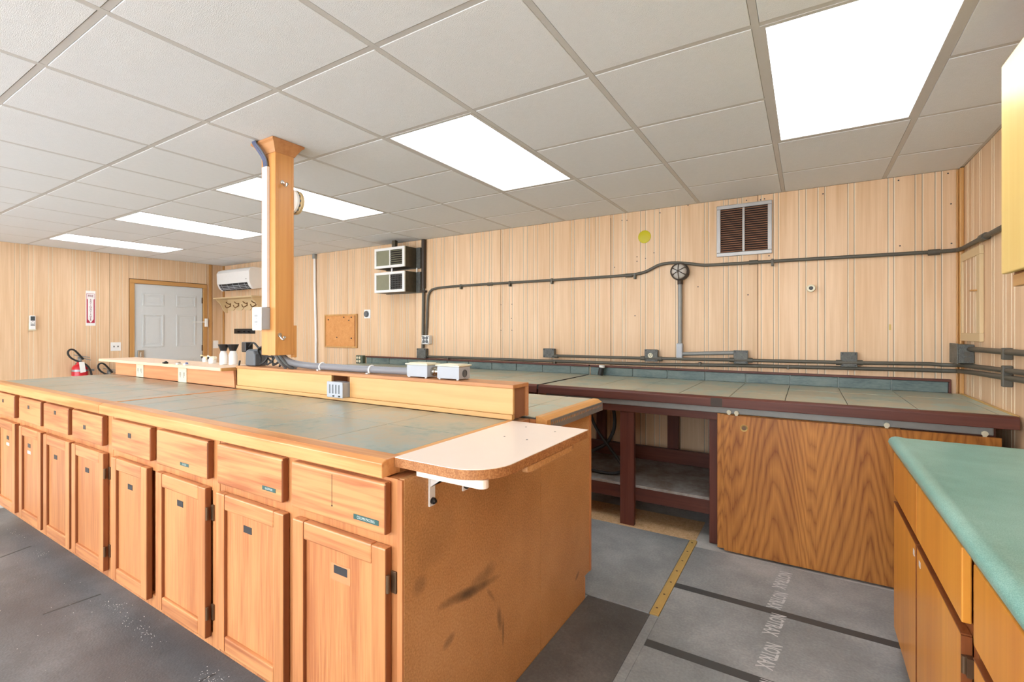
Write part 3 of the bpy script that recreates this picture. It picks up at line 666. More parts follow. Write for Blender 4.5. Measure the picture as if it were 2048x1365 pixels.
# vent grille
t = thing('vent_grille', 'aluminium wall vent with two columns of brown slats', 'vent', (-.425, yw, 1.965))
x0, x1, z0, z1 = -.625, -.228, 1.967, 2.378; bw = .030; mb = MB(); xm = (x0+x1)/2
for (a, b, c, d) in ((x0, x1, z0, z0+bw), (x0, x1, z1-bw, z1), (x0, x0+bw, z0+bw, z1-bw), (x1-bw, x1, z0+bw, z1-bw), (xm-.009, xm+.009, z0+bw, z1-bw)): mb.box(a, b, yw-.018, yw, c, d)
obj('frame', mb, 'alu', t, .003)
obj('dark_backing', MB().box(x0+.01, x1-.01, yw-.002, yw-.0005, z0+.01, z1-.01), 'ventdark', t)
for (a, b) in ((x0+bw, xm-.009), (xm+.009, x1-bw)):
    for n in range(20):
        zz = z0+bw+.006+n*(z1-z0-2*bw)/20
        piece('slat', 'ventslat', lambda: MB().prism([(-.016, -.002), (-.016, .002), (-.004, .008), (-.004, .006)], 'x', -(xm-.009-x0-bw)/2, (xm-.009-x0-bw)/2), 'ventbrown', ((a+b)/2, yw, zz), t)
q = wp(1289, 474)
one('yellow_disc', MB().lathe([(.056, 0), (.056, .003), (.053, .005), (0, .005)], (q.x, yw, q.z), (0, -1, 0), 32), 'yellow', 'flat yellow disc stuck high on the panelled wall', 'disc', (q.x, yw, q.z-.05), smooth=True)
q = wp(1622, 577, .03)
t = thing('pipe_stub', 'short white pipe stub with dark bore in the panelled wall', 'pipe stub', (q.x, yw, q.z-.03))
obj('sleeve', MB().lathe([(.014, .04), (.014, .052), (.026, .05), (.028, .03), (.028, 0), (.018, 0)], (q.x, yw, q.z), (0, -1, 0), 20), 'cream', t, smooth=True)
obj('bore', MB().lathe([(.016, 0), (.016, .045), (0, .045)], (q.x, yw, q.z), (0, -1, 0), 16), 'black', t, smooth=True)
nh = MB()
for (x, y) in ((1244, 441), (1254, 441), (1320, 426), (1274, 514), (1291, 517), (1308, 506), (1274, 523), (1376, 411), (1493, 401), (1521, 400), (1529, 398), (1496, 590), (1229, 535), (1646, 388), (1797, 361), (1896, 347), (1800, 492), (1903, 487), (1902, 408), (1538, 512), (1002, 610), (1024, 609), (1023, 637), (1002, 661), (1024, 661), (1270, 632), (1396, 574)):
    q = wp(x, y); piece('nail_hole', 'nailhole', lambda: MB().cyl((0, 0, 0), (0, -.0008, 0), .005, 8), 'tapeblack', (q.x, yw, q.z), wb)
obj('seam_stain', MB().box(-1.5300, -1.5235, yw-.0004, yw+.0005, 1.14, 2.40), 'hinge', wb)
q = wp(1780, 655); obj('paint_chip', MB().box(q.x-.006, q.x+.006, yw-.001, yw, q.z-.02, q.z+.02), 'brass', wb)

# ================================================================== RIGHT WALL things
xr = XR-T6-.001
t = thing('access_panel', 'wooden framed access panel with a small peg handle', 'access panel', (xr, 3.94, 1.29))
y0, y1, z0, z1 = 3.745, 4.145, 1.305, 1.862; mb = MB()
for (a, b, c, d) in ((y0, y1, z0, z0+.05), (y0, y1, z1-.05, z1), (y0, y0+.065, z0+.05, z1-.05), (y1-.03, y1, z0+.05, z1-.05)): mb.box(xr-.02, xr, a, b, c, d)
obj('frame', mb, 'beige', t, .003)
obj('infill', MB().box(xr-.010, xr, y0+.065, y1-.03, z0+.05, z1-.05), 'panel', t)
for u in (.15, .28, .52, .8): yy = y0+.065+u*(y1-y0-.095); obj('bead', MB().box(xr-.0118, xr-.010, yy-.005, yy+.005, z0+.05, z1-.05), 'pinlight', t)
obj('peg_handle', MB().box(xr-.05, xr-.02, y0+.04, y0+.075, 1.60, 1.61), 'casing', t, .002)
t = thing('corner_junction_box', 'dark metal junction box mounted in the corner with a conduit leaving it', 'junction box', (xr, 3.98, 1.17))
obj('box', MB().box(xr-.075, xr, 3.925, 4.10, 1.17, 1.285), 'jbox', t, .004)
obj('cover', MB().box(xr-.081, xr-.075, 3.92, 4.105, 1.165, 1.29), 'jbox', t, .002)
for zz in (1.195, 1.228): obj('knockout', MB().lathe([(.014, 0), (.014, .002), (0, .002)], (xr-.035, 3.925, zz), (0, -1, 0), 16), 'condu', t)
t = thing('side_conduit', 'short thick conduit leaving the corner box along the side wall', 'conduit', (cx, 3.92, 1.25))
obj('pipe', MB().tube([(cx, 3.925, 1.257), (cx, 3.0, 1.268)], .015, 12), 'condu', t, smooth=True)
obj('strap', MB().box(cx-.018, xr, 3.29, 3.315, 1.225, 1.284), 'condu', t, .004)
one('conduit_strap', MB().box(cx-.018, xr, 3.29, 3.315, 1.09, 1.196), 'condu', 'metal strap clamping two conduits to the side wall', 'strap', (cx, 3.3, 1.09), .004)
# wall cabinet
t = thing('wall_cabinet', 'yellow maple wall cabinet hung above the green counter', 'wall cabinet', (.72, 1.4, 1.51))
obj('body', MB().box(.572, xr, .55, 2.175, 1.515, 2.235), 'amberedge', t, .002)
obj('bottom_rail', MB().box(.565, .585, .55, 2.16, 1.512, 1.55), 'casing_h', t, .002)
for k, (a, b) in enumerate(((1.66, 2.20), (1.10, 1.65), (.55, 1.09))): obj('door', MB().box(.548, .567, a, b, 1.556, 2.245), 'yellowm', t, .004)

# ================================================================== WALL BENCH (two units)
def bench(label, x0, x1, xs_joint, legs, full):
    t = thing('work_bench', label, 'work bench', ((x0+x1)/2, 3.67, 0))
    yf = 3.15
    obj('nosing', MB().prism([(yf, ZB-.058), (yf, ZB-.008), (yf+.012, ZB+.003), (yf+.05, ZB+.003), (yf+.05, ZB-.058)], 'x', x0, x1), 'bench', t, .003)
    obj('core', MB().box(x0+.01, x1-.005, yf+.05, YB-T6-.002, ZB-.05, ZB-.012, 0).box(x0+.005, x1-.005, yf+.05, YB-T6-.03, ZB-.012, ZB-.006, 1), ['bench', 'grout'], t)
    rows = [(yf+.05, yf+.36), (yf+.36, yf+.67), (yf+.67, YB-T6-.028)]
    tile_row('tile', x0, x1, xs_joint, rows, ZB-.012, ZB, 'slateb', t)
    # upstand
    xa = x0; xb = min(x1, .80)
    if full: xb = .79
    us = obj('upstand', MB().box(xa, xb, yw-.014, yw-.001, ZB-.01, ZB+.076), 'groutlight', t)
    xs = [xa]+sorted(j for j in xs_joint if xa+.02 < j < xb-.02)+[xb]
    for a, b in zip(xs, xs[1:]):
        w = round(b-a-.006, 4); piece('upstand_tile', ('us', w), lambda: MB().box(-w/2, w/2, -.012, 0, 0, .071), 'slatebs', ((a+b)/2, yw-.014, ZB+.001), us, .002)
    obj('upstand_cap', MB().box(xa, xb+(.012 if full else 0), yw-.036, yw, ZB+.074, ZB+.090), 'bench', t, .002)
    if full: obj('upstand_end', MB().box(xb, xb+.012, yw-.036, yw, ZB+.0005, ZB+.074), 'benchz', t, .002)
    # frame
    obj('apron', MB().box(x0+.02, x1-.06, 3.245, 3.285, ZB-.155, ZB-.058), 'bench', t, .003)
    for x in legs: obj('leg', MB().box(x, x+.10, 3.285, 3.325, .0034, ZB-.15), 'benchz', t, .003)
    for x in [l+.14 for l in legs]+[x0+.1]: obj('rear_post', MB().box(x, x+.09, 4.06, 4.10, .0034, ZB-.055), 'benchz', t, .003)
    obj('shelf_board', MB().box(x0+.02, x1-.06, 3.30 if False else 3.327, 4.058, .262, .28), 'benchshelf', t, .002)
    obj('shelf_rail', MB().box(x0+.02, x1-.06, 3.327, 3.365, .17, .262), 'bench', t, .003)
    obj('rear_rail', MB().box(x0+.02, x1-.06, 4.02, 4.058, .282, .395), 'bench', t, .003)
    return t
J = [-.109+.3015*k for k in range(-18, 4)]
bt = bench('long red-brown work bench with slate top, shelf and sliding oak doors', -1.715, .850, J, (-1.128, -.535, .70), True)
bl = bench('slate-topped work bench under the louvred wall units', -4.735, -1.728, J, (-4.6, -3.6, -2.6), False)
obj('end_strip', MB().box(.842, .86, 3.20, 4.15, ZB-.04, ZB+.004), 'brass', bt, .002)
obj('door_track', MB().box(-1.68, .775, 3.213, 3.2435, ZB-.104, ZB-.064), 'condul', bt, .004)
obj('nosing_plate', MB().box(-.505, -.44, 3.148, 3.1505, ZB-.055, ZB-.004), 'condub', bt)
def sdoor(x0, x1, y, z1):
    d = obj('sliding_door', MB().box(x0, x1, y, y+.019, .012, z1), 'doorak', bt, .002)
    for x in (x0+.07, x1-.06):
        obj('roller', MB().lathe([(.013, 0), (.013, .012), (.006, .013), (.006, .015), (0, .015)], (x, 3.2085, z1+.016), (0, -1, 0), 16).box(x-.007, x+.007, 3.1995, 3.2085, z1-.001, z1+.018), 'cream', d, smooth=True)
    return d
dA = sdoor(-.478, .42, 3.2245, .852); dB = sdoor(-.436, .80, 3.200, .850)
q = onY(1488, 857, 3.200)
obj('finger_pull', MB().lathe([(.013, -.002), (.015, .001), (.021, .003), (.021, 0)], (q.x, 3.200, q.z), (0, -1, 0), 20), 'brass', dB, smooth=True)
obj('finger_pull_cup', MB().lathe([(.013, 0), (.013, .001), (0, .001)], (q.x, 3.200, q.z), (0, -1, 0), 16), 'hinge', dB)
# capped pipe between the two benches
t = thing('capped_pipe', 'black pipe end with white cap at the joint of the slate upstand', 'pipe', (-1.60, 4.12, ZB))
obj('pipe', MB().cyl((-1.60, 4.12, ZB+.006), (-1.585, 4.12, ZB+.075), .024, 14), 'blackr', t, smooth=True)
obj('cap', MB().cyl((-1.585, 4.12, ZB+.075), (-1.582, 4.12, ZB+.095), .026, 14), 'white', t, smooth=True)
one('joint_strip', MB().box(-1.728, -1.715, 3.155, 4.13, ZB-.03, ZB+.004), 'blackr', 'black filler strip between the two slate bench tops', 'strip', (-1.72, 3.6, ZB-.03))
# cable under the bench
cb = [(-1.40, 3.42, .84), (-1.44, 3.48, .74), (-1.40, 3.52, .60), (-1.30, 3.55, .46), (-1.22, 3.56, .36), (-1.17, 3.52, .315), (-1.22, 3.46, .293), (-1.36, 3.44, .293), (-1.5, 3.5, .293)]
cb2 = [(-1.36, 3.62, .86), (-1.30, 3.62, .78), (-1.28, 3.62, .66), (-1.30, 3.62, .55), (-1.36, 3.6, .46), (-1.45, 3.58, .42), (-1.5, 3.56, .36), (-1.44, 3.5, .30)]
t = thing('black_hose', 'looped black hose hanging under the red-brown bench', 'hose', (-1.35, 3.5, .28))
obj('hose', MB().tube(cb, .012, 10, smooth=2), 'blackr', t, smooth=True)
obj('hose', MB().tube(cb2, .014, 10, smooth=2), 'blackr', t, smooth=True)

# ================================================================== ISLAND
YFF = .982; YD = .955
def cabinet(label, x0, x1, bays, group, endpanel=False):
    """bays: list of dict(dx0, dx1, text, ...) drawer over door"""
    t = thing('base_cabinet', label, 'base cabinet', ((x0+x1)/2, 1.3, 0), group)
    obj('body', MB().box(x0+.001, x1-.001, YFF+.018, 1.66, .125, ZT-.052).box(x0+.001, x1-.001, 1.09, 1.64, 0, .125), 'oakz', t)
    mb = MB(); zs = (.125, .165, .755, .792, .935, ZT-.052)
    edges = [x0+.001]+[v for b in bays for v in (b['d'][0]+.012, b['d'][1]-.012)]+[x1-.001]
    for i in range(0, len(edges), 2): mb.box(edges[i], edges[i+1], YFF, YFF+.018, .125, ZT-.052)
    for i in range(1, len(edges)-1, 2):
        for (a, b_) in ((.125, .18), (.74, .80), (.925, ZT-.052)): mb.box(edges[i], edges[i+1], YFF, YFF+.018, a, b_)
    obj('face_frame', mb, 'oakz', t, .001)
    for b in bays:
        a0, a1 = b['d']
        dr = obj('drawer_front', MB().boxe(a0, a1, YD, YFF-.001, .790, .940), ['oakx', 'oakend'], t, .007, seg=3)
        if 'sq' in b:
            sx, sz = b['sq']; obj('label_square', MB().box(sx-.016, sx+.016, YD-.0012, YD, sz-.011, sz+.011), 'tapeblack', dr)
        if 'text' in b:
            body, tx, tz, w, h = b['text']
            mb = MB().box(tx-w/2, tx+w/2, YD-.0012, YD, tz-h/2, tz+h/2, 0).text(body, h*.78, lambda u, v: (tx+u*b.get('ts', .9), YD-.0016, tz+v), 1)
            obj('label_tape', mb, ['tape', 'tapetext'], dr)
        if 'crack' in b: obj('crack', MB().box(b['crack']-.0008, b['crack']+.0008, YD-.0006, YD, .835, .93).cyl((b['crack'], YD, .834), (b['crack'], YD-.0008, .834), .003, 8), 'condub', dr)
        c0, c1 = b['o']; z0, z1 = .165, .755; st = .058
        dd = obj('door', MB().box(c0+st-.005, c1-st+.005, YD+.013, YFF-.006, z0+st-.005, z1-st+.005), 'oakpanel', t)
        for e0, e1 in ((c0, c0+st), (c1-st, c1)): obj('door_stile', MB().boxe(e0, e1, YD, YFF-.001, z0, z1), ['oakz', 'oakend'], dd, .005)
        obj('door_rail', MB().box(c0+st+.0003, c1-st-.0003, YD+.0006, YFF-.001, z1-st, z1), 'oakx', dd, .005)
        obj('door_rail', MB().box(c0+st+.0003, c1-st-.0003, YD+.0006, YFF-.001, z0, z0+st), 'oakx', dd, .005)
        lx, lz = b['lab']; lw = b.get('lw', .05)
        obj('label_plate', MB().box(lx-lw/2, lx+lw/2, YD+.0118, YD+.013, lz-.0125, lz+.0125), 'tapeblack', dd)
        if 'sticker' in b: obj('sticker', MB().box(lx-.03, lx+.03, YD+.0118, YD+.013, lz-.052, lz-.034), 'white', dd)
        if 'film' in b: obj('clear_tape', MB().box(lx-.045, lx+.045, YD+.0119, YD+.0129, lz-.035, lz+.018), 'oakfilm', dd)
        if b.get('hinge'):
            for hz in (z1-.125, z0+.075):
                obj('hinge', MB().box(c1+.001, c1+.020, YFF-.006, YFF-.0005, hz-.006, hz+.056).cyl((c1+.004, YD+.006, hz), (c1+.004, YD+.006, hz+.05), .0055, 10), 'hinge', dd, .001)
    return t
def dl(x, y): q = onY(x, y, YD); return (q.x, q.z)
def dp(x, y): q = onY(x, y, YD+.012); return (q.x, q.z)
GRP = 'oak cabinets along the island front'
cA = cabinet('oak island cabinet with column packing label, next to the white end shelf', -1.935, -.985, [
    dict(d=(-1.907, -1.493), o=(-1.915, -1.487), lab=dp(495, 1061), lw=.052, text=('GLASSWARE', *dl(538, 979), .078, .014), ts=.72),
    dict(d=(-1.445, -1.009), o=(-1.438, -1.008), lab=dp(681, 1143), lw=.062, film=1, hinge=1, text=('COLUMN PACKING', *dl(732, 1040), .105, .015), ts=.72, crack=dl(664, 960)[0])], GRP)
cB = cabinet('oak island cabinet with a small green tape label on its last drawer', -2.935, -1.937, [
    dict(d=(-2.882, -2.469), o=(-2.892, -2.505), lab=dp(260, 975), sq=dl(259, 872)),
    dict(d=(-2.407, -1.978), o=(-2.418, -1.995), lab=dp(360, 1008), hinge=1, text=('CRUCIBLE', *dl(369, 930), .07, .013), ts=.75)], GRP)
cC = cabinet('oak island cabinet at the seam of the worktop nosing', -3.890, -2.937, [
    dict(d=(-3.868, -3.467), o=(-3.876, -3.452), lab=dp(111, 915), sq=dl(110, 826)),
    dict(d=(-3.407, -2.998), o=(-3.418, -2.985), lab=dp(174, 941), sq=dl(169, 855), hinge=1)], GRP)
cD = cabinet('oak island cabinet with white stickers under its black labels', -4.93, -3.892, [
    dict(d=(-4.87, -4.446), o=(-4.875, -4.436), lab=dp(15.5, 876), sq=dl(6, 802), sticker=1),
    dict(d=(-4.343, -3.922), o=(-4.345, -3.925), lab=dp(58, 892), sq=dl(57, 815), sticker=1)], GRP)
# end panels on the island's end
obj('end_panel', MB().box(-.9835, -.965, YFF+.004, 1.795, 0, ZT-.05), 'endboard', cA, .001)
obj('end_stile', MB().box(-.985, -.966, YFF-.004, YFF+.0035, 0, ZT-.052), 'oakz', cA, .001)
bk = None
for k, (a, b) in enumerate(((-1.935, -.985), (-2.935, -1.937), (-3.89, -2.937), (-4.93, -3.892))):
    t = thing('base_cabinet', ['oak cabinet at the island back, closed by the speckled end panel', 'second oak cabinet from the speckled end panel at the island back', 'third oak cabinet from the speckled end panel at the island back', 'oak cabinet at the far end of the island back'][k], 'base cabinet', ((a+b)/2, 2.05, 0), 'oak cabinets along the island back')
    obj('body', MB().box(a+.001, b-.001, 1.80, 2.325, .11, ZT-.059).box(a+.001, b-.001, 1.80, 2.255, 0, .11), 'oakz', t)
    for (u, v) in ((a+.02, (a+b)/2-.01), ((a+b)/2+.01, b-.02)):
        obj('door', MB().box(u, v, 2.326, 2.345, .13, .755), 'oakz', t, .005); obj('drawer_front', MB().box(u, v, 2.326, 2.345, .79, .94), 'oakx', t, .006)
    if k == 0:
        obj('end_panel', MB().prism([(1.798, 0), (2.262, 0), (2.262, .115), (2.33, .115), (2.33, ZT-.0585), (1.798, ZT-.0585)], 'x', -.9835, -.965), 'endboard', t, .001)
        obj('end_stile', MB().box(-.985, -.962, 2.3305, 2.352, .115, ZT-.0585).box(-.985, -.964, 2.2625, 2.275, 0, .11), 'oakz', t, .001)
# worktops
def worktop_front(label, x0, x1, joints, right_strip):
    t = thing('worktop', label, 'worktop', ((x0+x1)/2, 1.35, ZT-.05))
    obj('nosing', MB().prism([(YD-.001, ZT-.048), (YD-.001, ZT-.006), (YD+.016, ZT+.003), (YD+.072, ZT+.003), (YD+.072, ZT-.048)], 'x', x0, x1), 'nose', t, .003)
    obj('core', MB().box(x0+.002, x1-.002, YD+.073, 1.797, ZT-.05, ZT-.012, 0).box(x0+.003, x1-.003, YD+.073, 1.664, ZT-.012, ZT-.005, 1), ['oakx', 'grout'], t)
    xe = x1
    if right_strip:
        xe = x1-.028; obj('end_strip', MB().box(xe+.002, x1-.001, YD+.0725, 1.664, ZT-.0125, ZT+.002), 'nosey', t, .002)
    tile_row('tile', x0, xe, joints, [(YD+.073, 1.352), (1.352, 1.664)], ZT-.012, ZT, 'slate', t)
    return t
JI = [-1.412-.3555*k for k in range(0, 12)]
w1 = worktop_front('slate-tiled island worktop with honey wood nosing, before the yellow riser', -3.034, -1.020, JI, True)
w2 = worktop_front('slate-tiled island worktop with honey wood nosing, before the pale outlet shelf', -5.05, -3.036, JI, True)
t = thing('worktop', 'slate-tiled worktop behind the riser, edged with a perforated steel strip', 'worktop', (-3.0, 2.12, ZT-.05))
obj('core', MB().box(-5.05, -.992, 1.80, 2.43, ZT-.058, ZT-.012, 0).box(-5.05, -.992, 1.80, 2.44, ZT-.012, ZT-.005, 1), ['oakx', 'grout'], t)
tile_row('tile', -5.05, -.992, [-1.14-.3555*k for k in range(12)], [(1.80, 2.115), (2.115, 2.44)], ZT-.012, ZT, 'slateb', t)
obj('end_nosing', MB().prism([(-.991, ZT-.058), (-.991, ZT+.002), (-.96, ZT+.002), (-.937, ZT-.012), (-.937, ZT-.058)], 'y', 1.80, 2.44), 'nosey', t, .002)
mb = MB().box(-.9365, -.9345, 1.835, 2.442, ZT-.024, ZT-.013).box(-.9365, -.9345, 1.835, 2.442, ZT-.058, ZT-.036)
n = 34
for k in range(n+1): y = 1.835+(2.442-1.835-.006)*k/n; mb.box(-.9365, -.9345, y, y+.006, ZT-.036, ZT-.024)
obj('perforated_strip', mb, 'steel', t)
# white end shelf
t = thing('end_shelf', 'white laminate shelf with rounded corner and speckled brown edge', 'shelf', (-.85, 1.33, .88))
poly = [(-1.018, 1.0)]
for k in range(13): a = -PI/2+k*(PI/2)/12; poly.append((-.82+.12*math.cos(a), 1.115+.115*math.sin(a)))
poly = [(-1.018, 1.0)]+[(-.815+.125*math.cos(-PI/2+k*PI/24), 1.125+.125*math.sin(-PI/2+k*PI/24)) for k in range(13)]+[(-.688, 1.655), (-1.018, 1.655)]
obj('core', MB().prism(poly, 'z', ZT-.026, ZT+.001), 'speckedge', t, .002)
cxm, cym = -.853, 1.33
obj('laminate', MB().prism([(cxm+(x-cxm)*.996, cym+(y-cym)*.998) for x, y in poly], 'z', ZT+.0012, ZT+.003), 'lam', t)
obj('lip', MB().prism([(-.7, 1.22), (-.692, 1.24), (-.692, 1.52), (-.702, 1.55), (-.72, 1.55), (-.72, 1.22)], 'z', ZT-.05, ZT-.027), 'endboard', t, .004)
obj('support_rail', MB().box(-.962, -.74, 1.030, 1.068, ZT-.052, ZT-.0265).cyl((-.742, 1.049, ZT-.052), (-.742, 1.049, ZT-.027), .019, 16), 'lam', t, .003)
for y in (1.098, 1.262):
    obj('bracket', MB().box(-.9645, -.959, y-.013, y+.013, .842, ZT-.03).prism([(-.959, .90), (-.959, .93), (-.82, ZT-.027), (-.85, ZT-.027)], 'y', y-.010, y+.010).box(-.9645, -.78, y-.013, y+.013, ZT-.031, ZT-.0265), 'white', t, .001)
    obj('bolt', MB().lathe([(.010, 0), (.010, .008), (.005, .014), (0, .014)], (-.959, y, .858), (1, 0, 0), 12), 'black', t, smooth=True)
for (x, y) in ((1009, 873.5), (1052, 854.5), (1054, 880), (1110, 864)):
    q = onZ(x, y, ZT+.003); obj('screw_hole', MB().cyl(q, q+Vector((0, 0, .0004)), .0035, 8), 'condub', t)
# right riser
t = thing('service_riser', 'yellow maple service riser running along the island worktop', 'riser', (-2.06, 1.73, ZT))
for (a, b) in ((-3.10, -2.175), (-2.03, -1.03)): obj('front_board', MB().box(a, b, 1.676, 1.690, ZT+.022, ZT+.130), 'maplex', t, .002)
obj('base_strip', MB().box(-3.10, -1.03, 1.668, 1.690, ZT+.001, ZT+.0215), 'maplex', t, .002)
obj('top_board', MB().box(-3.10, -1.024, 1.668, 1.797, ZT+.1305, ZT+.146), 'mapletop', t, .002)
obj('back_board', MB().box(-3.10, -1.024, 1.783, 1.797, ZT+.003, ZT+.130), 'mapletop', t, .002)
for x in (-3.10, -2.19, -2.03, -1.05): obj('rib', MB().box(x, x+.014, 1.691, 1.782, ZT+.003, ZT+.130), 'ventbrown', t)
# weatherproof switch box in the riser gap
t = thing('outlet_cover', 'grey weatherproof outlet cover with slots set in the yellow riser', 'outlet', (-2.08, 1.65, ZT+.02))
obj('box', MB().box(-2.150, -2.035, 1.640, 1.70, ZT+.022, ZT+.100), 'grey', t, .004)
obj('cover', MB().box(-2.155, -2.030, 1.630, 1.639, ZT+.020, ZT+.103), 'grey', t, .004)
for k in range(4): x = -2.132+k*.024; obj('slot', MB().box(x, x+.007, 1.6285, 1.630, ZT+.042, ZT+.088), 'greyd', t)
for x in (-2.105, -2.06): obj('hinge_pin', MB().box(x, x+.012, 1.627, 1.630, ZT+.026, ZT+.033), 'black', t)
# left riser + shelf
t = thing('outlet_riser', 'pale-topped wooden riser with two white outlet plates', 'riser', (-4.05, 1.72, ZT))
obj('front_board', MB().prism([(-4.96, ZT+.002), (-3.122, ZT+.002), (-3.138, ZT+.113), (-4.96, ZT+.113)], 'y', 1.672, 1.690), 'oakred', t, .002)
obj('back_board', MB().box(-4.96, -3.14, 1.783, 1.797, ZT+.003, ZT+.113), 'oakred', t)
obj('end_board', MB().box(-3.152, -3.138, 1.691, 1.782, ZT+.003, ZT+.113), 'ventbrown', t)
obj('shelf_top', MB().box(-5.06, -3.135, 1.590, 1.86, ZT+.1135, ZT+.134), 'maplelight', t, .003)
obj('shelf_end', MB().box(-3.1345, -3.125, 1.592, 1.858, ZT+.114, ZT+.1335), 'casing_h', t)
def outlet_plate(par, x, z, w, h, y, rot=0):
    p = obj('outlet_plate', MB().box(x-w/2, x+w/2, y-.006, y, z-h/2, z+h/2), 'cream', par, .002)
    for a in (-.22, .22):
        mb = MB()
        for (u, v) in ((-.05, .10), (.05, .10), (-.05, -.02), (.05, -.02), (0, -.14)): mb.box(x+(a+u)*w-.002, x+(a+u)*w+.002, y-.0068, y-.006, z+v*h-.006, z+v*h+.006)
        obj('socket_slots', mb, 'slot', p)
q = onY(281, 746, 1.672); outlet_plate(t, q.x, ZT+.055, .125, .105, 1.672); q = onY(366, 752, 1.672); outlet_plate(t, q.x, ZT+.055, .12, .11, 1.672)
# bottles, cups on the pale shelf
zs = ZT+.1345
def bottle(x, y, h, r, label):
    q = onZ(x, y, zs); t = thing('dispenser_bottle', label, 'bottle', (q.x, q.y, zs), 'white bottles with black flared caps')
    obj('body', MB().lathe([(0, 0), (r, 0), (r*1.02, .004), (r*1.02, h*.45), (r*.9, h*.55), (r*.78, h*.58), (r*.78, h*.63), (r*.7, h*.63), (r*.7, h*.67), (0, h*.67)], (q.x, q.y, zs), n=24), 'white', t, smooth=True)
    obj('cap', MB().lathe([(0, h*.672), (r*.82, h*.672), (r*.9, h*.74), (r*1.45, h*.99), (r*1.35, h*1.0), (r*.8, h*.85), (0, h*.85)], (q.x, q.y, zs), n=12), 'black', t)
bottle(447, 729.5, .140, .024, 'white dispenser bottle with black flared cap, beside the white cups')
bottle(466, 729.5, .140, .026, 'white dispenser bottle with black flared cap, beside the black adapter')
def cup(x, y, h, r, lab, tool):
    q = onZ(x, y, zs); t = thing('small_cup', lab, 'cup', (q.x, q.y, zs))
    obj('cup', MB().lathe([(0, 0), (r, 0), (r*1.05, h), (r*.95, h), (r*.9, .006), (0, .006)], (q.x, q.y, zs), n=20), 'white', t, smooth=True)
    obj('nozzle', MB().cyl((q.x-.01, q.y, zs+h*.8), (q.x-.045, q.y-.01, zs+h*1.35), .012, 10, r2=.006).cyl((q.x+.008, q.y, zs+h*.7), (q.x+.04, q.y, zs+h*1.1), .011, 10).lathe([(0, h*.9), (r*.9, h*.95), (r*.8, h*1.25), (0, h*1.3)], (q.x, q.y, zs), n=14), tool, t, smooth=True)
    obj('plug', MB().cyl((q.x-.005, q.y-r, zs+h*1.0), (q.x-.005, q.y-r-.006, zs+h*1.02), .009, 10), 'black', t)
cup(425, 727.5, .040, .024, 'white cup holding cream fittings, in front of the bottles', 'cream')
cup(411, 724.5, .036, .020, 'small white cup holding peach fittings, behind the other cup', 'detector')
for (x, y, mat, lab) in ((311, 729, 'black', 'small black clip standing on the pale shelf edge'), (340, 731, 'chrome', 'silver clip with pale blue end on the pale shelf edge'), (358, 732, 'navy', 'blue clip with silver end on the pale shelf edge')):
    q = onZ(x, y, zs); q.y = 1.585; t = thing('clip', lab, 'clip', (q.x, 1.60, zs))
    obj('jaw', MB().box(q.x-.026, q.x+.002, 1.584, 1.612, zs, zs+.012), 'white' if mat != 'black' else 'black', t, .003)
    obj('screw', MB().cyl((q.x-.012, 1.598, zs+.0135), (q.x+.022, 1.590, zs+.0145), .006, 10), mat, t, smooth=True)
# adapter and coil of cable behind the riser end
t = thing('power_adapter', 'rounded dark grey adapter block with coiled black cable', 'adapter', (-3.0, 1.73, ZT+.146))
q = onZ(500, 741, ZT+.146); zz = ZT+.1465
ax, ay = -2.99, 1.735
obj('block', MB().prism([(ax-.055, zz), (ax+.055, zz), (ax+.055, zz+.075), (ax+.035, zz+.10), (ax-.02, zz+.105), (ax-.05, zz+.095)], 'y', ay-.04, ay+.04), 'greyd', t, .010, seg=3)
obj('plug', MB().box(ax-.115, ax-.065, ay-.03, ay+.02, zz+.085, zz+.150).cyl((ax-.09, ay, zz), (ax-.09, ay, zz+.085), .010, 10), 'black', t, .006)
mb = MB()
for k in range(3):
    r = .052+.006*k; c = Vector((ax+.105+.034*k, ay+.02*k-.02, zz+.068+.002*k)); mb.tube([c+Vector((r*.75*math.cos(a*PI/9), .012*math.sin(a*PI/4), r*1.0*math.sin(a*PI/9))) for a in range(19)], .0055, 8)
mb.tube([(ax-.09, ay, zz+.10), (ax-.02, ay-.02, zz+.14), (ax+.03, ay-.03, zz+.15), (ax+.07, ay-.02, zz+.11), (ax+.13, ay, zz+.05), (ax+.20, ay, zz+.012), (ax+.25, ay, zz+.03), (ax+.32, ay-.01, zz+.05), (ax+.38, ay-.02, zz+.02)], .006, 8, smooth=2)
mb.tube([(ax+.05, ay, zz+.10), (ax+.11, ay-.02, zz+.135), (ax+.17, ay-.03, zz+.13), (ax+.20, ay-.03, zz+.12)], .006, 8, smooth=2)
mb.tube([(ax+.10, ay-.02, zz+.08), (ax+.20, ay-.03, zz+.06), (ax+.27, ay-.03, zz+.075), (ax+.33, ay-.03, zz+.05), (ax+.30, ay-.03, zz+.008)], .006, 8, smooth=2)
obj('cable', mb, 'blackr', t, smooth=True)
one('black_cable', MB().tube([(-3.112, 1.70, zz+.03), (-3.110, 1.69, zz-.02), (-3.111, 1.70, zz-.14)], .006, 8, smooth=2), 'blackr', 'black cable dropping through the gap between the two risers', 'cable', (-3.11, 1.7, ZT), smooth=True)
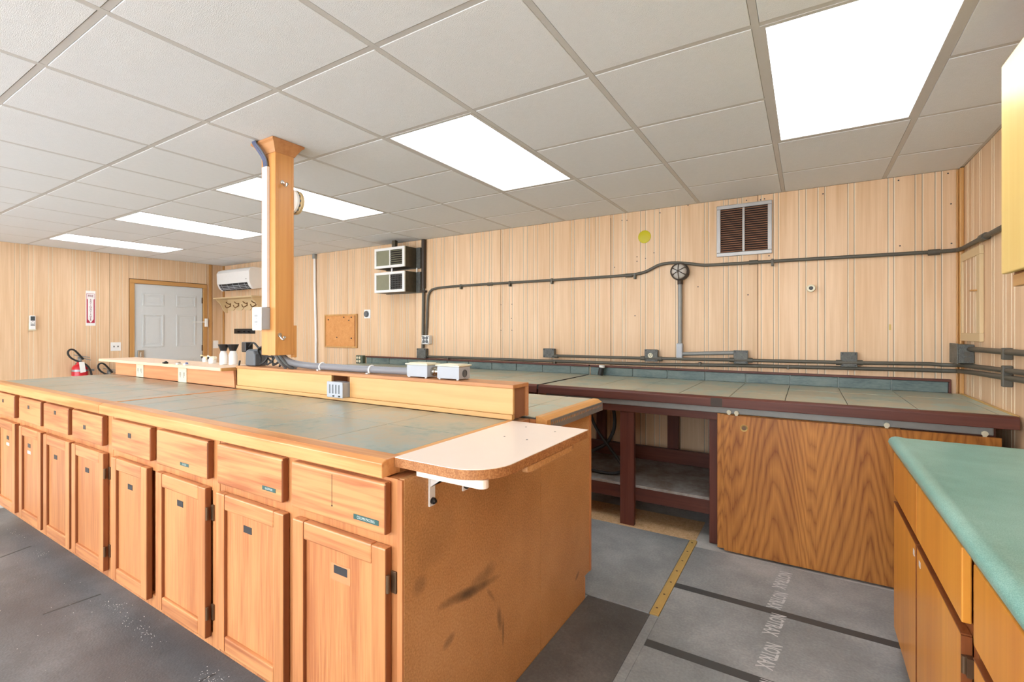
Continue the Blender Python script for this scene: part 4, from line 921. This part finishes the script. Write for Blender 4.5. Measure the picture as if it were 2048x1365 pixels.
# service post hanging from the ceiling
PX0, PX1, PY0, PY1, PZ0 = -2.632, -2.500, 1.560, 1.672, 1.232
t = thing('service_post', 'square honey wood service post dropping from the ceiling to the riser', 'post', (-2.566, 1.615, PZ0))
mb = MB()
for (a, b, c, d) in ((PX0, PX1, PY0, PY0+.016), (PX0, PX1, PY1-.016, PY1), (PX0, PX0+.016, PY0+.016, PY1-.016), (PX1-.016, PX1, PY0+.016, PY1-.016)): mb.box(a, b, c, d, PZ0, ZCE-.05)
obj('shaft', mb, 'maplez', t, .0015)
mb = MB(); rings = ((.004, ZCE-.068), (.010, ZCE-.055), (.016, ZCE-.045), (.030, ZCE-.022), (.040, ZCE-.014), (.040, ZCE-.003))
vs = []; fs = []
for e, z in rings: vs += [(PX0-e, PY0-e, z), (PX1+e, PY0-e, z), (PX1+e, PY1+e, z), (PX0-e, PY1+e, z)]
for k in range(len(rings)-1):
    for i in range(4): fs.append([4*k+i, 4*k+(i+1) % 4, 4*k+4+(i+1) % 4, 4*k+4+i])
mb.add(vs, fs+[[3, 2, 1, 0], [4*len(rings)-4+i for i in range(4)]]); obj('crown_moulding', mb, 'mapletop', t)
obj('rear_batten', MB().box(PX1-.03, PX1-.002, PY1+.0005, PY1+.02, 1.216, 1.40), 'maplez', t, .002)
for z in (2.20, 1.345):
    yy = 1.60 if z > 2 else 1.585
    obj('coat_hook', MB().lathe([(.012, 0), (.012, .004), (0, .006)], (PX1, yy, z), (1, 0, 0), 14).tube([(PX1+.003, yy, z-.005), (PX1+.02, yy+.003, z-.022), (PX1+.034, yy+.004, z-.026), (PX1+.040, yy+.005, z-.014)], .0055, 8, smooth=2).lathe([(0, 0), (.008, .003), (.008, .009), (0, .012)], (PX1+.035, yy+.005, z-.016), (.6, .1, .8), 12), 'chrome', t, smooth=True)
rx0, rx1 = onY(523.5, 450, PY0-.018).x, onY(533.5, 450, PY0-.018).x
t = thing('cable_raceway', 'white plastic raceway fixed to the wooden service post', 'raceway', (-2.6, PY0, 1.5))
obj('channel', MB().box(rx0, rx1, PY0-.018, PY0-.0005, 1.50, 2.285), 'white', t, .002)
mb = MB(); rng = random.Random(3)
for k in range(7):
    x = rx0+.008+(rx1-rx0-.016)*k/6
    mb.tube([(x, PY0-.009, 2.28), (x-.004, PY0-.012, 2.33), (x-.012-rng.random()*.01, PY0-.04, 2.375), (x-.03, PY0-.055, 2.405), (x-.045, PY0-.05, ZCE-.004)], .004, 6, m=k % 2, smooth=2)
obj('wires', mb, ['greyd', 'navy'], t, smooth=True)
t = thing('post_outlet', 'white outlet box on the wooden service post below the raceway', 'outlet', (-2.59, PY0, 1.374))
obj('box', MB().box(-2.628, -2.547, 1.512, PY0-.0005, 1.376, 1.498), 'grey', t, .003)
obj('plate', MB().box(-2.634, -2.545, 1.507, 1.5115, 1.371, 1.500), 'white', t, .002)
for z in (1.418, 1.452): obj('socket_slots', MB().box(-2.605, -2.600, 1.5062, 1.507, z-.005, z+.005).box(-2.590, -2.585, 1.5062, 1.507, z-.005, z+.005).box(-2.5975, -2.5925, 1.5062, 1.507, z-.016, z-.011), 'tapeblack', t)
t = thing('smoke_detector', 'aged round smoke detector on the back of the service post', 'smoke detector', (-2.535, PY1, 2.08))
c = (-2.535, PY1+.001, 2.115)
obj('base', MB().lathe([(.068, 0), (.068, .014), (.062, .018), (0, .018)], c, (0, 1, 0), 28), 'white', t, smooth=True)
obj('dome', MB().lathe([(.060, .022), (.070, .028), (.068, .045), (.050, .055), (0, .057)], c, (0, 1, 0), 28), 'detector', t, smooth=True)
mb = MB()
for k in range(14): a = k*PI/7; mb.box(c[0]+.060*math.cos(a)-.006, c[0]+.060*math.cos(a)+.006, c[1]+.017, c[1]+.024, c[2]+.060*math.sin(a)-.006, c[2]+.060*math.sin(a)+.006)
obj('vents', mb, 'greyd', t)
# flexible conduit, clamp straps, junction boxes on the riser
zr = ZT+.1465; R = .019
t = thing('flexible_conduit', 'ribbed grey flexible conduit lying along the riser top', 'conduit', (-2.1, 1.735, zr))
obj('pipe', MB().tube([(-2.565, 1.625, 1.27), (-2.56, 1.635, 1.225), (-2.53, 1.67, 1.185), (-2.46, 1.715, zr+R+.004), (-2.36, 1.735, zr+R+.001), (-2.0, 1.735, zr+R+.0005), (-1.645, 1.735, zr+R+.004)], R, 14, smooth=2, ribs=.007), 'flex', t, smooth=True)
for x in (-2.33, -1.93):
    pts = [(x, 1.735+(R+.002)*math.cos(a*PI/8), zr+R+(R+.002)*math.sin(a*PI/8)) for a in range(-2, 11)]
    obj('strap', MB().tube(pts, .0055, 6).box(x-.007, x+.007, 1.700, 1.716, zr, zr+.005), 'white', t, smooth=True)
mb = MB()
for k, (a, m_) in enumerate(((-2.585, 0), (-2.56, 1), (-2.60, 0), (-2.54, 2), (-2.61, 2), (-2.575, 1))):
    mb.tube([(a, 1.60+.01*(k % 3), 1.25), (a+.004, 1.63+.01*(k % 3), 1.20), (a+.01*(k-2), 1.69+.015*(k % 3), zr+.004)], .010 if m_ < 2 else .006, 8, m=m_, smooth=1)
one('cable_bundle', mb, ['flex', 'steel', 'greyd'], 'bundle of grey cables between the post foot and the riser', 'cables', (-2.57, 1.68, zr), smooth=True)
for k, (x0, x1, lab) in enumerate(((-1.642, -1.512, 'grey cream-lidded box at the end of the ribbed conduit'), (-1.452, -1.324, 'grey cream-lidded box with a round knockout on its end'))):
    t = thing('conduit_box', lab, 'junction box', ((x0+x1)/2, 1.735, zr))
    obj('box', MB().box(x0, x1, 1.694, 1.776, zr+.004, zr+.060), 'grey', t, .002)
    obj('lid', MB().box(x0-.006, x1+.006, 1.688, 1.782, zr+.0605, zr+.067).prism([(x0+.01, 1.70), (x1-.01, 1.70), (x1-.01, 1.77), (x0+.01, 1.77)], 'z', zr+.067, zr+.070), 'cream', t, .002)
    for (a, b) in ((x0+.012, 1.70), (x1-.012, 1.70), (x0+.012, 1.77), (x1-.012, 1.77)): obj('foot', MB().cyl((a, b, zr), (a, b, zr+.004), .006, 8), 'white', t)
    if k == 0: obj('coupling', MB().cyl((x1, 1.735, zr+.03), (x1+.02, 1.735, zr+.03), .021, 16).cyl((x1+.02, 1.735, zr+.03), (-1.4525, 1.735, zr+.03), .015, 16), 'chrome', t, smooth=True)
    else: obj('knockout', MB().lathe([(.018, 0), (.018, .0012), (.016, .0012), (.016, .0004), (.012, .0004), (.012, .0012), (0, .0012)], (x1, 1.735, zr+.028), (1, 0, 0), 20), 'greyd', t)

# ================================================================== GREEN COUNTER CABINETS
def amber_unit(label, y0, y1, bays, top):
    t = thing('base_cabinet', label, 'base cabinet', (.60, (y0+y1)/2, 0), 'amber cabinets under the green counter')
    obj('body', MB().box(.352, xr-.002, y0, y1, .10, top).box(.42, xr-.002, y0, y1, 0, .10), 'amber', t)
    obj('face_frame', MB().box(.334, .3515, y0, y1, .10, .135).box(.334, .3515, y0, y1, .645, .675).box(.334, .3515, y0, y1, .845, top).box(.334, .3515, y0, y0+.04, .135, .645).box(.334, .3515, y1-.03, y1, .135, .645).box(.334, .3515, y0, y0+.04, .675, .845).box(.334, .3515, y1-.03, y1, .675, .845), 'amberedge', t, .001)
    for (a, b, st, hg) in bays:
        d = obj('drawer_front', MB().box(.314, .333, a, b, .672, .852), 'amber', t, .003)
        d = obj('door', MB().box(.314, .333, a+.004, b-.004, .112, .642), 'amber', t, .003)
        obj('door_edge', MB().box(.3135, .3332, a-.001, a+.0038, .112, .642).box(.3135, .3332, a+.004, b-.004, .6422, .646), 'amberedge', d)
        if st: obj('sticker', MB().box(.3132, .3138, st-.012, st+.012, .595, .615), 'white', d)
        if hg: obj('hinge', MB().box(.320, .3335, a-.022, a-.004, .555, .60).cyl((.318, a-.006, .557), (.318, a-.006, .598), .006, 10), 'hinge', d)
    return t
amber_unit('amber maple cabinet at the end of the green counter, facing the aisle', 1.485, 2.60, [(2.095, 2.582, 2.13, 0), (1.535, 2.085, 2.03, 1)], .8605)
amber_unit('amber maple cabinet under the green counter beside the camera aisle', .36, 1.483, [(.93, 1.44, 0, 0), (.40, .92, 0, 0)], .8605)
t = thing('green_counter', 'green speckled laminate counter with rounded edge', 'worktop', (.60, 1.2, .866))
prof = [(xr-.001, .862), (.340, .862), (.318, .864), (.306, .872), (.302, .884), (.305, .896), (.314, .905), (.326, .909), (.338, .909), (.352, .9065), (.366, .905), (xr-.001, .905)]
mb = MB(); ye = 2.665
vs = []; fs = []; n = len(prof)
stations = [(.30, 0)]+[(ye-.022+.022*math.sin(k*PI/10), .022*(1-math.cos(k*PI/10))) for k in range(6)]
for y, inset in stations:
    for i, (x, z) in enumerate(prof):
        zc_ = .887; vs.append((x+(inset if i not in (0, n-1) else 0), y, zc_+(z-zc_)*(1-inset/.03)))
for k in range(len(stations)-1):
    for i in range(n): fs.append([k*n+i, k*n+(i+1) % n, (k+1)*n+(i+1) % n, (k+1)*n+i])
fs += [list(range(n))[::-1], [(len(stations)-1)*n+i for i in range(n)]]
mb.add(vs, fs); obj('counter_top', mb, 'green', t, smooth=True)

# ================================================================== FLOOR COVERINGS
def mat(name, label, x0, x1, y0, y1, z, m, cat='floor mat'):
    t = thing(name, label, cat, ((x0+x1)/2, (y0+y1)/2, 0)); obj('sheet', MB().box(x0, x1, y0, y1, .0005, z), m, t, .002); return t
am = mat('rubber_mat', 'dark grey rubber mat along the oak island cabinets', -5.25, -.995, -.9, 1.082, .010, 'mataisle')
for (a, b) in (((85, 1230), (202, 1189)), ((0, 1116), (62, 1093)), ((398, 1365), (430, 1349))):
    p, q = onZ(*a, .010), onZ(*b, .010); d = (q-p).normalized(); n_ = Vector((-d.y, d.x, 0))*.006
    mb = MB(); mb.add([p-n_, q-n_, q+n_, p+n_]+[v+Vector((0, 0, .0008)) for v in (p-n_, q-n_, q+n_, p+n_)], [(0, 3, 2, 1), (4, 5, 6, 7), (0, 1, 5, 4), (1, 2, 6, 5), (2, 3, 7, 6), (3, 0, 4, 7)])
    obj('worn_groove', mb, 'matline', am)
m1 = mat('rubber_mat', 'plain grey rubber mat between island and bench, beside the brass strip', -4.9, -.648, 2.305, 3.245, .010, 'mat')
mat('rubber_mat', 'nearly black rubber mat against the speckled island end', -.962, -.642, .30, 2.303, .006, 'matd')
nm = mat('rubber_mat', 'grey rubber mat with white NOTRAX lettering before the sliding oak doors', -.600, .395, .30, 3.165, .010, 'mat')
mat('rubber_mat_edge', 'thin grey mat margin beside the lettered mat and brass strip', -.6405, -.6005, .30, 2.30, .009, 'mat')
for (a, b) in ((2.605, 2.655), (2.055, 2.105)): obj('dark_band', MB().box(-.599, .394, a, b, .010, .0108), 'matline', nm)
LT = [((1566, 1145), (1561, 1177)), ((1557, 1185), (1550, 1217)), ((1551, 1229), (1544, 1270)), ((1541, 1288), (1533, 1337)), ((1530, 1361), (1524, 1400))]
for a, b in LT:
    p, q = onZ(*a, .011), onZ(*b, .011); c = (p+q)/2; L_ = (q-p).length
    mb = MB().text('NOTRAX', .05, lambda u, v: (c.x+v*1.75-u*.14, c.y-u*L_/.195, .0112), 0, .018)
    obj('lettering', mb, 'print', nm)
one('brass_strip', MB().prism([(-.645, 0), (-.645, .011), (-.636, .014), (-.610, .014), (-.602, .011), (-.602, 0)], 'y', 2.306, 3.25), 'brass', 'brass threshold strip screwed between two grey rubber mats', 'threshold', (-.62, 2.78, 0))
mat('cork_strip', 'tan cork floor strip in front of the red-brown bench legs', -4.6, -.616, 3.248, 3.62, .003, 'cork', 'floor strip')

bs = bpy.data.objects['brass_strip']
for k in range(7): piece('screw', 'brass_screw', lambda: MB().cyl((0, 0, 0), (0, 0, .0006), .006, 8), 'hinge', (-.624, 2.36+k*.14, .0141), bs)
rng = random.Random(11); mb = MB()
def speck(cx_, cy_, sx, sy, n, z):
    for _ in range(n):
        x, y = rng.gauss(cx_, sx), rng.gauss(cy_, sy); r = rng.uniform(.0008, .0019)
        mb.add([(x-r, y-r, z), (x+r, y-r*.6, z), (x, y+r, z), (x, y, z+r)], [(0, 2, 1), (0, 1, 3), (1, 2, 3), (2, 0, 3)])
for (px_, py_, n) in ((255, 1200, 40), (330, 1255, 30), (460, 1345, 60), (110, 1100, 20), (300, 1230, 25), (60, 1060, 15)):
    q = onZ(px_, py_, .0102); speck(q.x, min(q.y+.02, .97), .05, .02, n, .0112)
speck(-2.6, .75, .8, .16, 40, .0112)
sp_ = one('sawdust', mb, 'white', 'pale dust specks scattered on the dark aisle mat', 'dust', (-2.6, .9, .0102)); sp_['kind'] = 'stuff'
mb = MB(); speck(-.95, 3.50, .3, .05, 70, .0002+.003); speck(-.75, 3.72, .2, .05, 40, .0002)
sp_ = one('sawdust', mb, 'white', 'pale dust specks under the red-brown bench shelf', 'dust', (-.9, 3.55, .001)); sp_['kind'] = 'stuff'
